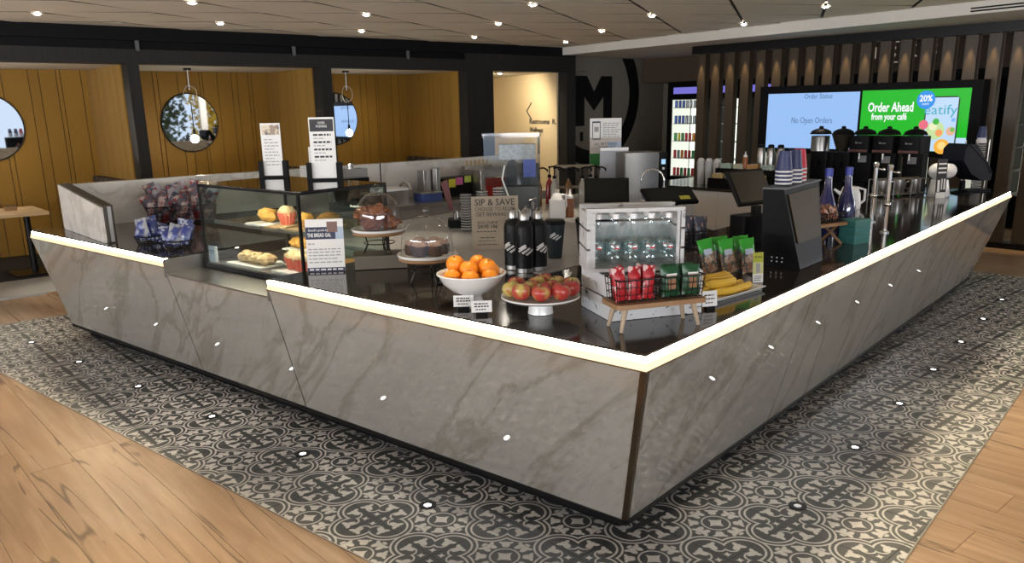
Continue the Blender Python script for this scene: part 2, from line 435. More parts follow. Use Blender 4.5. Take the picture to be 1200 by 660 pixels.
# ---- ceiling
CZ = 2.85
M['ceil_panel'] = pm('acoustic_panel', (0.93, 0.845, 0.70), 0.85, var=0.05, scale=3)
M['ceil_gap'] = pm('ceiling_gap', (0.15, 0.11, 0.075), 0.8)
mb = MB().box(-10, 13, -9, 9.3, CZ + 0.03, CZ + 0.15); ceiling = struct('ceiling', mb, M['ceil_gap'])
RS = 1.097; C30, S30 = math.cos(PI / 6), 0.5
L0 = (4.73, 6.27)
def BP(n1, n2): return (L0[0] + RS * C30 * (n1 + n2), L0[1] + RS * S30 * (n1 - n2))
BHA, BHB = (8.57, 8.95), (7.72, 1.5)      # front edge of the plaster bulkhead
bdx, bdy = BHB[0] - BHA[0], BHB[1] - BHA[1]
def bulk_u(v): return BHA[0] + bdx * (v - BHA[1]) / bdy
for n1 in range(-14, 12):
    for n2 in range(-12, 14):
        c = [BP(n1, n2), BP(n1 + 1, n2), BP(n1 + 1, n2 + 1), BP(n1, n2 + 1)]
        if not any(cam_view(RM(p[0], p[1], CZ), 0.25) for p in c): continue
        cx, cy = BP(n1 + 0.5, n2 + 0.5)
        g1, g2 = 0.017, 0.007              # half gaps along the +30 and -30 degree joints
        e1, e2 = g2 / (RS * C30), g1 / (RS * C30)
        q = [(BP(n1 + a, n2 + b)) for a, b in ((e1, e2), (1 - e1, e2), (1 - e1, 1 - e2), (e1, 1 - e2))]
        pl = [(p[0] - cx, p[1] - cy) for p in q]
        pl2 = clip(pl, 0, 1, 8.99 - cy)
        if pl2: pl2 = clip(pl2, 1, -bdx / bdy, BHA[0] - 0.01 - bdx / bdy * BHA[1] - cx + bdx / bdy * cy)
        if not pl2 or len(pl2) < 3: continue
        m_ = MB(); n_ = len(pl2)
        # the panel is gently faceted: one far corner is lifted
        zz = [CZ + (0.008 if (p[0] > 0.35) else (0.004 if p[0] < -0.6 else 0.0)) for p in pl2]
        a = [m_.P((p[0], p[1], z)) for p, z in zip(pl2, zz)]; b = [m_.P((p[0], p[1], CZ + 0.029)) for p in pl2]
        if n_ == 4: m_.F((a[0], a[3], a[1])); m_.F((a[1], a[3], a[2]))
        else: m_.F(a[::-1])
        m_.cur = 1
        for k_ in range(n_): m_.F((a[k_], a[(k_ + 1) % n_], b[(k_ + 1) % n_], b[k_]))
        obj('ceiling_panel', m_.mesh('ceiling_panel', [M['ceil_panel'], M['ceil_gap']]), ceiling, (cx, cy, 0))
# plaster bulkhead over the slat screen
mb = MB().prism([(bulk_u(8.99), 8.99), (bulk_u(-8.5), -8.5), (12.5, -8.5), (12.5, 8.99)], 2.72, CZ + 0.05)
bulk = struct('ceiling_bulkhead', mb, M['white_paint'])
# air grille in the bulkhead, top right corner of the view
mb = MB()
for z in (2.745, 2.775): mb.hexa([(bulk_u(0.2) - 0.004, 0.2, z), (bulk_u(1.9) - 0.004, 1.9, z), (bulk_u(1.9) + 0.02, 1.9, z), (bulk_u(0.2) + 0.02, 0.2, z), (bulk_u(0.2) - 0.004, 0.2, z + .016), (bulk_u(1.9) - 0.004, 1.9, z + .016), (bulk_u(1.9) + 0.02, 1.9, z + .016), (bulk_u(0.2) + 0.02, 0.2, z + .016)])
mb.build('air_slot', M['black_paint'], bulk)

# downlights
M['lamp'] = emis('downlight_lens', (1.0, 0.93, 0.82), 60.0)
def spot(name, loc, tgt, power, angle, blend, color, r=0.03, parent=None):
    d = bpy.data.lights.new(name, 'SPOT'); d.energy = power; d.spot_size = angle; d.spot_blend = blend; d.color = color; d.shadow_soft_size = r
    o = bpy.data.objects.new(name, d); COL.objects.link(o)
    o.location = loc; o.rotation_euler = (Vector(tgt) - Vector(loc)).to_track_quat('-Z', 'Y').to_euler()
    if parent: o.parent = parent
    return o
ring_me = MB().lathe([(0.030, 0.0), (0.055, 0.0), (0.055, 0.012), (0.030, 0.012)], 16, close=True).mesh('trim_ring', M['white_paint'])
lens_me = MB().lathe([(0.0, -0.012), (0.02, -0.010), (0.034, 0.0), (0.034, 0.008), (0, 0.008)], 16).mesh('lens', M['lamp'])
DL = []
for p_ in range(-6, 7):
    for q_ in range(-5, 5):
        n1, n2 = p_ + 2 * q_, p_ - q_
        u, v = BP(n1, n2)
        if v > 8.8 or v < -6 or u > bulk_u(v) - 0.2 or u < -6: continue
        DL.append((u, v))
for u, v in DL:
    vis = cam_view(RM(u, v, CZ), 0.02)
    o = rthing('downlight', 'small bright recessed downlight between the faceted ceiling panels', 'light', u, v, CZ - 0.016, group='ceiling downlights')
    obj('trim_ring', ring_me, o); obj('lens', lens_me, o)
    s = spot('downlight_beam', (0, 0, -0.03), (0, 0, -1), 80, math.radians(34), 0.75, (1.0, 0.86, 0.66), 0.03, o)

# ---- booth wall: dark frame with three mustard niches and a doorway
NV, NB, NH = 9.0, 10.7, 2.43
edges = [(-2.4, 1.12), (1.26, 3.73), (3.91, 6.39)]
mb = MB()
mb.box(-3.5, 8.93, NV, NV + 0.22, NH, 2.60).box(-3.5, 6.39, NV + 0.08, NV + 0.22, 2.60, 2.70).box(6.39, 8.93, NV, NV + 0.22, 2.60, 2.70)
for a, b in ((-3.5, -2.4), (1.12, 1.26), (3.73, 3.91), (6.39, 6.95), (8.70, 8.93)): mb.box(a, b, NV, NV + 0.22, 0, NH)
wall_back = struct('wall_back', mb, M['dark_wood'])
MB().box(-3.5, 8.93, NV - 0.02, NV + 0.22, 2.7005, CZ + 0.05).build('top_fascia', M['black_paint'], wall_back)
MB().box(-3.5, 6.39, NV + 0.05, NV + 0.079, 2.601, 2.70).build('slot_back', M['black_paint'], wall_back)
mb = MB()                                  # shells of the niches behind the boards
for a, b in edges: mb.box(a - .05, b + .05, NB + 0.03, NB + 0.1, 0, NH + .08)
for c in (-2.44, 1.19, 3.82, 6.43): mb.box(c - 0.03, c + 0.03, NV + 0.22, NB + 0.03, 0, NH + .05)
mb.build('niche_shell', M['mustard_groove'], wall_back)
mb = MB()
for a, b in edges: mb.box(a - 0.05, b + 0.05, NV + 0.22, NB + .03, NH, NH + 0.05)
mb.build('niche_ceiling', M['white_paint'], wall_back)
rnd = random.Random(11)
def boards(along, a, b, fixed, side):      # vertical boards; along 'u' (back wall) or 'v' (side wall)
    x = a; pat = [0.26, 0.10, 0.17, 0.06, 0.30, 0.13, 0.21, 0.05, 0.24]; k = rnd.randrange(9)
    while x < b - 0.02:
        w = pat[k % 9] * rnd.uniform(0.85, 1.15); k += 1
        x1 = min(x + w, b)
        if b - x1 < 0.04: x1 = b
        g = 0.005; m_ = MB()
        if along == 'u': m_.box(x + g, x1 - g, fixed, fixed + 0.028, 0.02, NH - 0.002)
        elif side > 0: m_.box(fixed - 0.028, fixed, x + g, x1 - g, 0.02, NH - 0.002)
        else: m_.box(fixed, fixed + 0.028, x + g, x1 - g, 0.02, NH - 0.002)
        m_.build('board', M['mustard'], wall_back); x = x1
for a, b in edges: boards('u', a, b, NB, 0)
for a, b in edges:
    boards('v', NV + 0.225, NB, b + 0.012, 1)
# hanging clips in the dark slot
for u in (-1.0, 1.27, 3.35, 5.25):
    MB().box(u - 0.02, u + 0.02, NV - 0.01, NV + 0.02, 2.58, 2.72).build('slot_clip', pm('frosted_clip', (0.09, 0.10, 0.10), 0.4), wall_back)
# corridor behind the doorway
mb = MB().hexa([(8.66, 9.22, 0), (9.37, 11.9, 0), (9.45, 11.9, 0), (8.74, 9.22, 0), (8.66, 9.22, 2.46), (9.37, 11.9, 2.46), (9.45, 11.9, 2.46), (8.74, 9.22, 2.46)])
mb.box(6.4, 9.45, 11.9, 12.0, 0, 2.46).box(6.90, 6.95, 9.22, 11.9, 0, 2.46)
wall_corridor = struct('wall_corridor', mb, M['cream_wall'])
mb = MB().box(6.4, 9.45, 9.2, 12.0, 2.44, 2.50); struct('ceiling_corridor', mb, M['white_paint'])
# wall with the big painted letter, and the cooler wall
mb = MB().box(8.93, 11.75, 9.2, 9.32, 0, CZ); wall_mural = struct('wall_mural', mb, M['grey_wall'])
WU = 11.75
mb = MB().box(WU, WU + 0.12, -1.0, 9.32, 0, CZ).box(WU, WU + 0.12, -8, -1.0, 0, 0.5).box(WU, WU + 0.12, -8, -1.0, 2.6, CZ)
for v in (-7.9, -4.5): mb.box(WU, WU + 0.12, v - 0.1, v + 0.1, 0.5, 2.6)  # unseen window opening, added to go with the right-hand fill lamp
wall_right = struct('wall_right', mb, M['grey_wall'])
mb = MB().box(-10, 12, -8.12, -8.0, 0, 0.5).box(-10, 12, -8.12, -8.0, 2.6, CZ)
for u in (-9.6, -6, -2, 2, 6, 10, 12): mb.box(u - 0.12, u + 0.12, -8.12, -8.0, 0.5, 2.6)
struct('wall_rear', mb, M['white_paint'])
mb = MB().box(-9.62, -9.5, -8, 11, 0, 0.5).box(-9.62, -9.5, -8, 11, 2.6, CZ)
for v in (-8, -4, 0, 4, 8, 10.9): mb.box(-9.62, -9.5, v - 0.12, v + 0.12, 0.5, 2.6)
struct('wall_left', mb, M['white_paint'])
mb = MB().box(-9.6, -3.5, 10.9, 11.0, 0, CZ).box(-3.55, -3.45, 9.0, 11, 0, CZ); struct('wall_booth_end', mb, M['grey_wall'])

# mural on the grey wall: a big M inside a thick ring
def ring_poly(cu, cz, r0, r1, a0, a1, n, y0, y1, zmax):
    m_ = MB()
    for k in range(n):
        A, B = a0 + (a1 - a0) * k / n, a0 + (a1 - a0) * (k + 1) / n
        q = [(cu + r * math.cos(a), min(zmax, cz + r * math.sin(a))) for r, a in ((r0, A), (r1, A), (r1, B), (r0, B))]
        if max(p[1] for p in q) - min(p[1] for p in q) < 1e-4: continue
        m_.hexa([(q[0][0], y0, q[0][1]), (q[1][0], y0, q[1][1]), (q[1][0], y1, q[1][1]), (q[0][0], y1, q[0][1]), (q[3][0], y0, q[3][1]), (q[2][0], y0, q[2][1]), (q[2][0], y1, q[2][1]), (q[3][0], y1, q[3][1])])
    return m_
rp = ring_poly(9.62, 2.05, 1.05, 1.33, -PI * 0.75, PI * 0.22, 40, 9.188, 9.199, 2.719)
rp.build('painted_ring', M['black_paint'], wall_mural)
mb = MB(); z0, z1, a, b = 1.47, 2.385, 9.13, 10.14; w = 0.235
mb.box(a, a + w, 9.188, 9.199, z0, z1).box(b - w, b, 9.188, 9.199, z0, z1)
mid = (a + b) / 2
for s in (-1, 1):
    e = a if s < 0 else b
    P = [(e - s * 0.0, z1), (e - s * 0.30, z1), (mid, z0 + 0.62), (mid, z0 + 0.28), (e - s * w, z1 - 0.37)]
    y0, y1 = 9.187, 9.199
    m_i = [mb.P((p[0], y0, p[1])) for p in P]; m_j = [mb.P((p[0], y1, p[1])) for p in P]
    mb.F(m_i if s < 0 else m_i[::-1]); mb.F(m_j[::-1] if s < 0 else m_j)
    for k in range(5): mb.F((m_i[k], m_i[(k + 1) % 5], m_j[(k + 1) % 5], m_j[k]))
mb.build('painted_letter', M['black_paint'], wall_mural)
MB().box(9.26, 9.33, 9.188, 9.199, 1.19, 1.36).build('painted_letter', M['black_paint'], wall_mural)
# direction sign on the corridor wall
d = Vector((9.37 - 8.66, 11.9 - 9.22, 0)).normalized()
def corr(s, z): return Vector((8.66, 9.22, z)) + d * s + Vector((-d.y, d.x, 0)) * 0.004
lettering('Restrooms  R.', 0.13, M['ink'], wall_corridor, frame_M(corr(0.55, 1.56), -d, (0, 0, 1)), width=1.05, bold=0.004)
lettering('Wellness', 0.13, M['ink'], wall_corridor, frame_M(corr(0.80, 1.40), -d, (0, 0, 1)), width=0.55, bold=0.004)
mb = MB()
for s in (-1, 1): mb.tube([corr(1.18, 1.76), corr(0.98, 1.76 + s * 0.16)], 0.012, 5)
mb.build('arrow_mark', M['ink'], wall_corridor)
# ================================================================== KIOSK COUNTER
PT, PB, INS = 0.865, 0.11, 0.194           # front panel: top edge, bottom edge, how far the bottom is set back
WT = 0.93                                  # worktop surface
counter = thing('cafe_counter', 'large angular cafe counter clad in grey marble panels with glowing edge', 'counter')
def LP(s, d, z): return (d, s, z)          # left leg: s runs along y
def RP(s, d, z): return (s, d, z)          # right leg: s runs along x
def dz(z): return (PT - z) * INS / (PT - PB)
def front_panel(fn, s0t, s1t, s0b, s1b, top=PT):
    g = 0.005; th = 0.018; m_ = MB(); dt = dz(top)
    q = [(s0b + g, INS, PB), (s1b - g, INS, PB), (s1t - g, dt, top), (s0t + g, dt, top)]
    o = [fn(*p) for p in q]; i = [fn(p[0], p[1] + th, p[2]) for p in q]
    m_.hexa(o + i)
    return m_.build('front_panel', M['marble_front'], counter)
lseams = [(2.44, 2.45), (3.61, 3.62)]
c0 = 0.016
front_panel(LP, c0, 2.44, INS + c0, 2.45); front_panel(LP, 2.44, 3.61, 2.45, 3.62, 0.82); front_panel(LP, 3.61, 5.80, 3.62, 5.755)
front_panel(RP, c0, 1.69, INS + c0, 1.66); front_panel(RP, 1.69, 3.43, 1.66, 3.36); front_panel(RP, 3.43, 5.18, 3.36, 5.083); front_panel(RP, 5.18, 7.01, 5.083, 6.53)
# bronze corner post
m_ = MB().hexa([(INS - .004, INS - .004, PB), (INS + .022, INS - .002, PB), (INS + .03, INS + .03, PB), (INS - .002, INS + .022, PB), (-.006, -.006, PT + .004), (.022, -.004, PT + .004), (.03, .03, PT + .004), (-.004, .022, PT + .004)])
m_.build('corner_post', M['bronze'], counter)
# dark lines: trim under and over the panels
def strip(fn, a0, a1, prof, name, mat, parent, mit0=True):   # profile (d, z) swept along a leg, mitred at the corner
    m_ = MB(); n_ = len(prof)
    A = [m_.P(fn(a0 + (p[0] if mit0 else 0), p[0], p[1])) for p in prof]; B = [m_.P(fn(a1, p[0], p[1])) for p in prof]
    m_.F(A); m_.F(B[::-1])
    for k in range(n_): m_.F((A[k], B[k], B[(k + 1) % n_], A[(k + 1) % n_]))
    return m_.build(name, mat, parent)
low = [(INS - 0.004, PB - 0.022), (INS + 0.04, PB - 0.022), (INS + 0.04, PB - 0.002), (INS - 0.006, PB - 0.002)]
strip(LP, 0, 5.75, low, 'bottom_trim', M['black_metal'], counter); strip(RP, 0, 6.53, low, 'bottom_trim', M['black_metal'], counter)
kick = [(0.30, 0.002), (0.36, 0.002), (0.36, PB - 0.02), (0.30, PB - 0.02)]
strip(LP, 0, 5.68, kick, 'toe_kick', M['black_paint'], counter); strip(RP, 0, 6.45, kick, 'toe_kick', M['black_paint'], counter)
topl = [(-0.006, PT), (-0.006, PT + 0.005), (0.03, PT + 0.005), (0.03, PT)]
for fn, a0, a1, mi in ((LP, 0, 2.44, True), (LP, 3.61, 5.80, False), (RP, 0, 7.01, True)):
    strip(fn, a0, a1, topl, 'top_trim', M['bronze'], counter, mi)
    strip(fn, a0, a1, [(-0.004, PT + .0055), (0.004, PT + 0.034), (0.03, PT + 0.034), (0.03, PT + .0055)], 'light_ledge', M['led_glow'], counter, mi)
    strip(fn, a0, a1, [(0.012, PT + .0345), (0.014, WT - 0.010), (0.03, WT - 0.010), (0.03, PT + .0345)], 'light_strip', M['led'], counter, mi)
for fn, st_, sb_ in ((LP, 2.44, 2.45), (LP, 3.61, 3.62), (RP, 1.69, 1.66), (RP, 3.43, 3.36), (RP, 5.18, 5.083)):
    w = .006; tp = PT if fn is RP else .815; dt = dz(tp)
    MB().hexa([fn(sb_ - w, INS + .004, PB), fn(sb_ + w, INS + .004, PB), fn(sb_ + w, INS + .03, PB), fn(sb_ - w, INS + .03, PB), fn(st_ - w, dt + .004, tp), fn(st_ + w, dt + .004, tp), fn(st_ + w, dt + .03, tp), fn(st_ - w, dt + .03, tp)]).build('panel_joint', M['black_paint'], counter)
# lowered bay with a stainless tray in front of the pastry case
m_ = MB(); m_.box(0.008, 0.32, 2.445, 3.605, 0.815, 0.825); m_.box(0.0, 0.29, 3.605, 3.613, 0.80, WT - 0.012); m_.box(0.0, 0.29, 2.437, 2.445, 0.80, WT - 0.012)
m_.build('service_tray', M['steel'], counter)
# end cheeks
m_ = MB().hexa([(INS, 5.735, PB), (.40, 5.735, PB), (.40, 5.75, PB), (INS, 5.75, PB), (0.0, 5.778, .86), (.18, 5.778, .86), (.18, 5.793, .86), (0.0, 5.793, .86)])
m_.build('end_panel', M['marble_front'], counter)
m_ = MB().hexa([(6.51, INS, PB), (6.53, INS, PB), (6.53, 1.2, PB), (6.51, 1.2, PB), (6.98, 0.005, .9), (7.0, 0.005, .9), (7.0, 1.2, .9), (6.98, 1.2, .9)])
m_.build('end_panel', M['marble_front'], counter)
# carcass
m_ = MB(); m_.box(0.36, 0.93, 0.36, 5.45, 0.005, 0.80); m_.box(0.93, 6.4, 0.36, 1.2, 0.005, 0.80); m_.build('carcass', M['black_plastic'], counter)
# worktop, one continuous slab with a notch for the pastry case
wt = MB()
o_ = 0.012
wt.prism([(o_, o_), (7.02, o_), (7.02, 1.23), (0.95, 1.23), (0.95, 2.437), (o_, 2.437)], WT - 0.0095, WT)
wt.prism([(o_, 3.613), (0.95, 3.613), (0.95, 5.51), (0.20, 5.615), (0.185, 5.80), (o_, 5.80)], WT - 0.0095, WT)
worktop = wt.build('worktop', M['worktop']); tag(worktop, 'long polished dark stone worktop running along both legs of the counter', 'worktop')
wt2 = MB(); wt2.prism([(0.032, 0.032), (6.97, 0.032), (6.97, 1.22), (0.94, 1.22), (0.94, 2.43), (0.032, 2.43)], 0.805, WT - 0.010); wt2.prism([(.032, 3.615), (.94, 3.615), (.94, 5.50), (.19, 5.60), (.18, 5.775), (.032, 5.775)], 0.805, WT - 0.010)
wt2.build('upper_carcass', M['black_plastic'], counter)

# ---- floor uplights
M['uplight'] = emis('uplight_lens', (1.0, 0.97, 0.92), 5.0)
ul_r = MB().lathe([(0.018, 0.001), (0.042, 0.001), (0.042, 0.004), (0.018, 0.004)], 20, close=True).mesh('trim_ring', M['black_metal'])
ul_l = MB().lathe([(0.0, 0.003), (0.018, 0.003), (0.018, 0.001)], 16).mesh('lens', M['uplight'])
words = ['first', 'second', 'third', 'fourth', 'fifth', 'sixth', 'seventh', 'eighth']
for k, (x, y) in enumerate([(-0.09, 1.12), (-0.095, 2.10), (-0.10, 3.03), (-0.11, 3.975), (-0.115, 4.92), (-0.12, 5.83)]):
    o = thing('floor_light', 'round lit floor light on the left side of the counter, %s from the front corner' % words[k], 'floor light', (x, y, 0), 0, 'floor lights in the patterned tiles')
    obj('trim_ring', ul_r, o); obj('lens', ul_l, o)
for k, (x, y) in enumerate([(0.98, -0.25), (1.825, -0.236), (2.675, -0.228), (3.52, -0.217), (4.38, -0.206), (5.25, -0.19), (6.13, -0.175)]):
    o = thing('floor_light', 'round lit floor light on the right side of the counter, %s from the front corner' % words[k], 'floor light', (x, y, 0), 0, 'floor lights in the patterned tiles')
    obj('trim_ring', ul_r, o)
    if k: obj('lens', ul_l, o)
    else: obj('lens', MB().lathe([(0.0, 0.003), (0.018, 0.003), (0.018, 0.001)], 16).mesh('lens', emis('dim_uplight_lens', (1, .95, .9), 0.5)), o)

# ---- marble partition at the far left, with wing panel
PV = 5.6
part_w = rthing('marble_partition', 'white marble half-height partition standing at the back of the counter', 'partition', 0, 0)
m_ = MB().box(-0.58, 2.46, PV, PV + 0.10, WT + .0005, 1.285); m_.build('marble_slab', M['marble_white'], part_w)
m_ = MB().box(2.475, 4.6, PV, PV + 0.10, 0.0, 1.285); m_.build('marble_slab', M['marble_white'], part_w)
m_ = MB().box(2.462, 2.473, PV - 0.002, PV + 0.1, 0.9, 1.287); m_.build('joint_strip', M['black_metal'], part_w)
m_ = MB().box(0.20, 2.46, PV, PV + 0.10, 0.0, WT - 0.0005); m_.build('base', M['dark_wood'], part_w)
# wing panel, its top falling towards the front
wing = rthing('wing_panel', 'marble wing panel with dark metal edge at the far end of the counter', 'panel', 0, 0)
wu = -0.60
zt = [1.19, 1.29]
a0, a1 = 4.48, PV - 0.005
m_ = MB().hexa([(wu, a0 + .02, WT + .002), (wu + .018, a0 + .02, WT + .002), (wu + .018, a1, WT + .002), (wu, a1, WT + .002), (wu, a0 + .02, zt[0]), (wu + .018, a0 + .02, zt[0]), (wu + .018, a1, zt[1]), (wu, a1, zt[1])])
m_.build('marble_face', M['marble_white'], wing)
m_ = MB().hexa([(wu + .02, a0, WT + .002), (wu + .08, a0, WT + .002), (wu + .08, a1, WT + .002), (wu + .02, a1, WT + .002), (wu + .02, a0, zt[0] + .012), (wu + .08, a0, zt[0] + .012), (wu + .08, a1, zt[1] + .012), (wu + .02, a1, zt[1] + .012)])
m_.build('metal_core', pm('dark_bronze_edge', (0.065, 0.055, 0.045), 0.3, 0.8), wing)
m_ = MB().box(wu + .04, wu + .065, a0 - .002, a0 - .0005, WT + .01, zt[0] + .005); m_.build('edge_inlay', M['steel'], wing)

# ================================================================== SLAT SCREEN, DISPLAYS, COOLERS
SU = 9.1
screen = rthing('slat_screen', 'tall screen of bronze wooden slats lit from above behind the menu displays', 'screen', SU, 0)
slat_me = MB().box(0, 0.12, -0.074, 0.074, 0.0705, 2.599).mesh('slat', M['slat'])
SLV = [1.80 + 0.2685 * k for k in range(-8, 18)]
for v in SLV: obj('slat', slat_me, screen, (0, v, 0))
MB().box(-0.03, 0.2, SLV[0] - 0.2, SLV[-1] + 0.1, 2.60, 2.719).build('top_rail', M['black_metal'], screen)
MB().box(-0.03, 0.2, SLV[0] - 0.2, SLV[-1] + 0.1, 0.0, 0.07).build('base_rail', M['black_metal'], screen)
for k, v in enumerate(SLV):
    if k < 5: continue
    spot('slat_light', (-0.055, v, 2.592), (-0.008, v, 1.9), 26.0, math.radians(30), 0.8, (1.0, 0.72, 0.40), 0.012, screen)
MB().box(-0.13, -0.03, SLV[4], SLV[-1] + 0.1, 2.60, 2.719).build('light_rail', M['black_metal'], screen)

disp = rthing('menu_display', 'wide black-framed twin menu display on the slat screen', 'display', 8.87, 0)
V0, V1, Z0, Z1 = 2.06, 5.13, 1.11, 2.06
MB().box(0.01, 0.22, V0, V1, Z0, Z1).build('housing', M['black_plastic'], disp)
M['scr_blue'] = emis('screen_blue', (0.33, 0.55, 0.95), 0.75)
M['scr_green'] = emis('screen_green', (0.005, 0.50, 0.012), 0.75)
M['scr_white'] = emis('screen_white', (0.95, 0.97, 1.0), 0.78)
M['scr_pale'] = emis('screen_pale', (0.55, 0.75, 0.98), 0.75)
M['scr_ink'] = emis('screen_ink', (0.10, 0.20, 0.42), 0.6)
M['scr_mid'] = emis('screen_blue_badge', (0.02, 0.25, 0.72), 0.9)
M['scr_dark'] = emis('screen_dark', (0.01, 0.015, 0.02), 0.5)
def scr(name, v0, v1, z0, z1, x, m, parent):
    return MB().box(x - 0.004, x, v0, v1, z0, z1).build(name, m, parent)
sl = scr('left_screen', 3.60, 4.99, 1.185, 1.955, 0.01, M['scr_blue'], disp)
sr = scr('right_screen', 2.19, 3.565, 1.185, 1.965, 0.01, M['scr_green'], disp)
def dM(v, z, x=0.004): return frame_M((x, v, z), (0, -1, 0), (0, 0, 1))
lettering('Order Status', 0.10, M['scr_ink'], sl, dM(4.20, 1.905), width=0.42)
lettering('No Open Orders', 0.12, M['scr_ink'], sl, dM(4.28, 1.575), width=0.62)
lettering('Order Ahead', 0.17, M['scr_white'], sr, dM(3.17, 1.74), width=0.60, bold=0.004)
lettering('from your café', 0.12, M['scr_white'], sr, dM(3.18, 1.62), width=0.47, bold=0.003)
ph = [(2.31, 1.187), (2.72, 1.187), (2.72, 1.84), (2.69, 1.87), (2.34, 1.87), (2.31, 1.84)]
m_ = MB(); i_ = [m_.P((0.0052, p[0], p[1])) for p in ph]; j_ = [m_.P((0.0025, p[0], p[1])) for p in ph]
m_.F(i_); m_.F(j_[::-1]); [m_.F((i_[k], j_[k], j_[(k + 1) % 6], i_[(k + 1) % 6])) for k in range(6)]
m_.build('phone_outline', M['scr_dark'], sr)
MB().box(0.0005, 0.0022, 2.325, 2.705, 1.19, 1.855).build('phone_picture', M['scr_pale'], sr)
scr('pale_corner', 2.19, 2.308, 1.187, 1.36, 0.005, M['scr_pale'], sr)
lettering('eatify', 0.17, emis('screen_teal', (0.05, 0.40, 0.55), 0.8), sr, dM(2.53, 1.70, -0.001), width=0.40)
def sdisc(name, v, z, r, x, m, parent, n=20):
    m_ = MB(); a_ = [m_.P((x, v + r * math.cos(2 * PI * k / n), z + r * math.sin(2 * PI * k / n))) for k in range(n)]; b_ = [m_.P((x + .002, v + r * math.cos(2 * PI * k / n), z + r * math.sin(2 * PI * k / n))) for k in range(n)]
    m_.F(a_[::-1]); m_.F(b_)
    for k in range(n): m_.F((a_[k], a_[(k + 1) % n], b_[(k + 1) % n], b_[k]))
    return m_.build(name, m, parent)
sdisc('badge', 2.72, 1.83, 0.115, -0.004, M['scr_mid'], sr)
lettering('20%', 0.11, M['scr_white'], sr, dM(2.72, 1.845, -0.006), width=0.16, bold=0.003)
lettering('OFF', 0.035, M['scr_white'], sr, dM(2.72, 1.775, -0.006), width=0.09)
food = [(2.57, 1.45, 0.115, (0.55, 0.75, 0.35)), (2.60, 1.50, 0.05, (0.85, 0.85, 0.55)), (2.52, 1.42, 0.045, (0.95, 0.35, 0.12)), (2.57, 1.56, 0.04, (0.05, 0.45, 0.05)), (2.72, 1.52, 0.06, (0.80, 0.15, 0.22)), (2.38, 1.44, 0.055, (0.80, 0.45, 0.30)), (2.36, 1.46, 0.03, (0.2, 0.5, 0.1)), (2.47, 1.25, 0.095, (0.95, 0.45, 0.05)), (2.47, 1.26, 0.05, (0.98, 0.70, 0.25)), (2.66, 1.25, 0.03, (0.1, 0.45, 0.1)), (2.66, 1.37, 0.02, (0.3, 0.5, 0.9)), (2.36, 1.58, 0.025, (0.2, 0.45, 0.9))]
for k, (v, z, r, c) in enumerate(food):
    sdisc('food_picture', v, z, r, -0.0005 - 0.0007 * k, emis('screen_food_%d' % k, c, 0.8), sr, 14)

# coolers behind the slats
M['cool_light'] = emis('cooler_light', (0.95, 1.0, 0.86), 1.2)
M['cool_dim'] = emis('cooler_dim_light', (0.95, 0.95, 0.78), 0.45)
M['cool_side'] = emis('cooler_liner_glow', (0.95, 1.0, 0.86), 0.7)
M['shelf_white'] = pm('white_shelf', (0.7, 0.72, 0.68), 0.5)
M['cooler_sign'] = emis('cooler_sign', (0.18, 0.16, 0.62), 0.8)
CU0 = 11.0
cool_names = ['right beside the grey mural wall'] + ['standing %s from the mural wall behind the slats' % w for w in ('second', 'third', 'fourth', 'fifth', 'sixth', 'seventh', 'eighth', 'ninth', 'tenth')]
coolers = []
for k in range(9):
    v1 = 8.50 - 0.86 * k; v0 = v1 - 0.84
    c = rthing('drinks_cooler', 'black upright drinks cooler with lit shelves, ' + cool_names[k], 'cooler', CU0, v0, 0, 0, 'drinks coolers behind the slat screen')
    m_ = MB(); m_.box(0, 0.7, 0, 0.10, 0, 2.25).box(0, 0.7, 0.74, 0.84, 0, 2.25).box(0, 0.7, 0.10, 0.74, 0, 0.45).box(0, 0.7, 0.10, 0.74, 1.93, 2.25).box(0.66, 0.7, 0.1, 0.74, .45, 1.93)
    m_.build('cabinet', M['black_plastic'], c)
    if k < 3: MB().box(-0.006, 0.0, 0.14, 0.70, 2.03, 2.15).build('header_sign', M['cooler_sign'], c)
    MB().box(0.62, 0.655, 0.11, 0.73, 0.46, 1.92).build('lit_back', M['cool_light'] if k in (0, 1) else M['cool_dim'], c)
    for y_ in ((0.1005, 0.7355) if k == 0 else ()): MB().box(0.03, 0.60, y_, y_ + 0.004, 0.46, 1.92).build('glow_liner', M['cool_side'], c)  # glow added to the liner sides to brighten the cooler inside; no lamps
    for z in (0.46, 0.80, 1.13, 1.46, 1.76):
        if k in (0, 1, 7, 8): MB().box(0.05, 0.60, 0.106, 0.734, z, z + 0.012).build('shelf', M['shelf_white'], c)
    coolers.append((c, v0))
can_cols = [(0.55, 0.03, 0.04), (0.05, 0.30, 0.08), (0.03, 0.08, 0.35), (0.65, 0.25, 0.03), (0.30, 0.33, 0.36), (0.75, 0.70, 0.1)]
can_m = [pm('can_paint_%d' % i, c, 0.3, 0.3) for i, c in enumerate(can_cols)]
can_me = []
for m in can_m:
    can_me.append(MB().lathe([(0, 0), (0.024, 0), (0.030, 0.008), (0.030, 0.135), (0.024, 0.15), (0, 0.15)], 10).mesh('drink_can', m))
cnames = ['red', 'green', 'navy', 'orange', 'silver', 'yellow']; snames = ['bottom', 'second', 'middle', 'fourth', 'top']
rnd = random.Random(5)
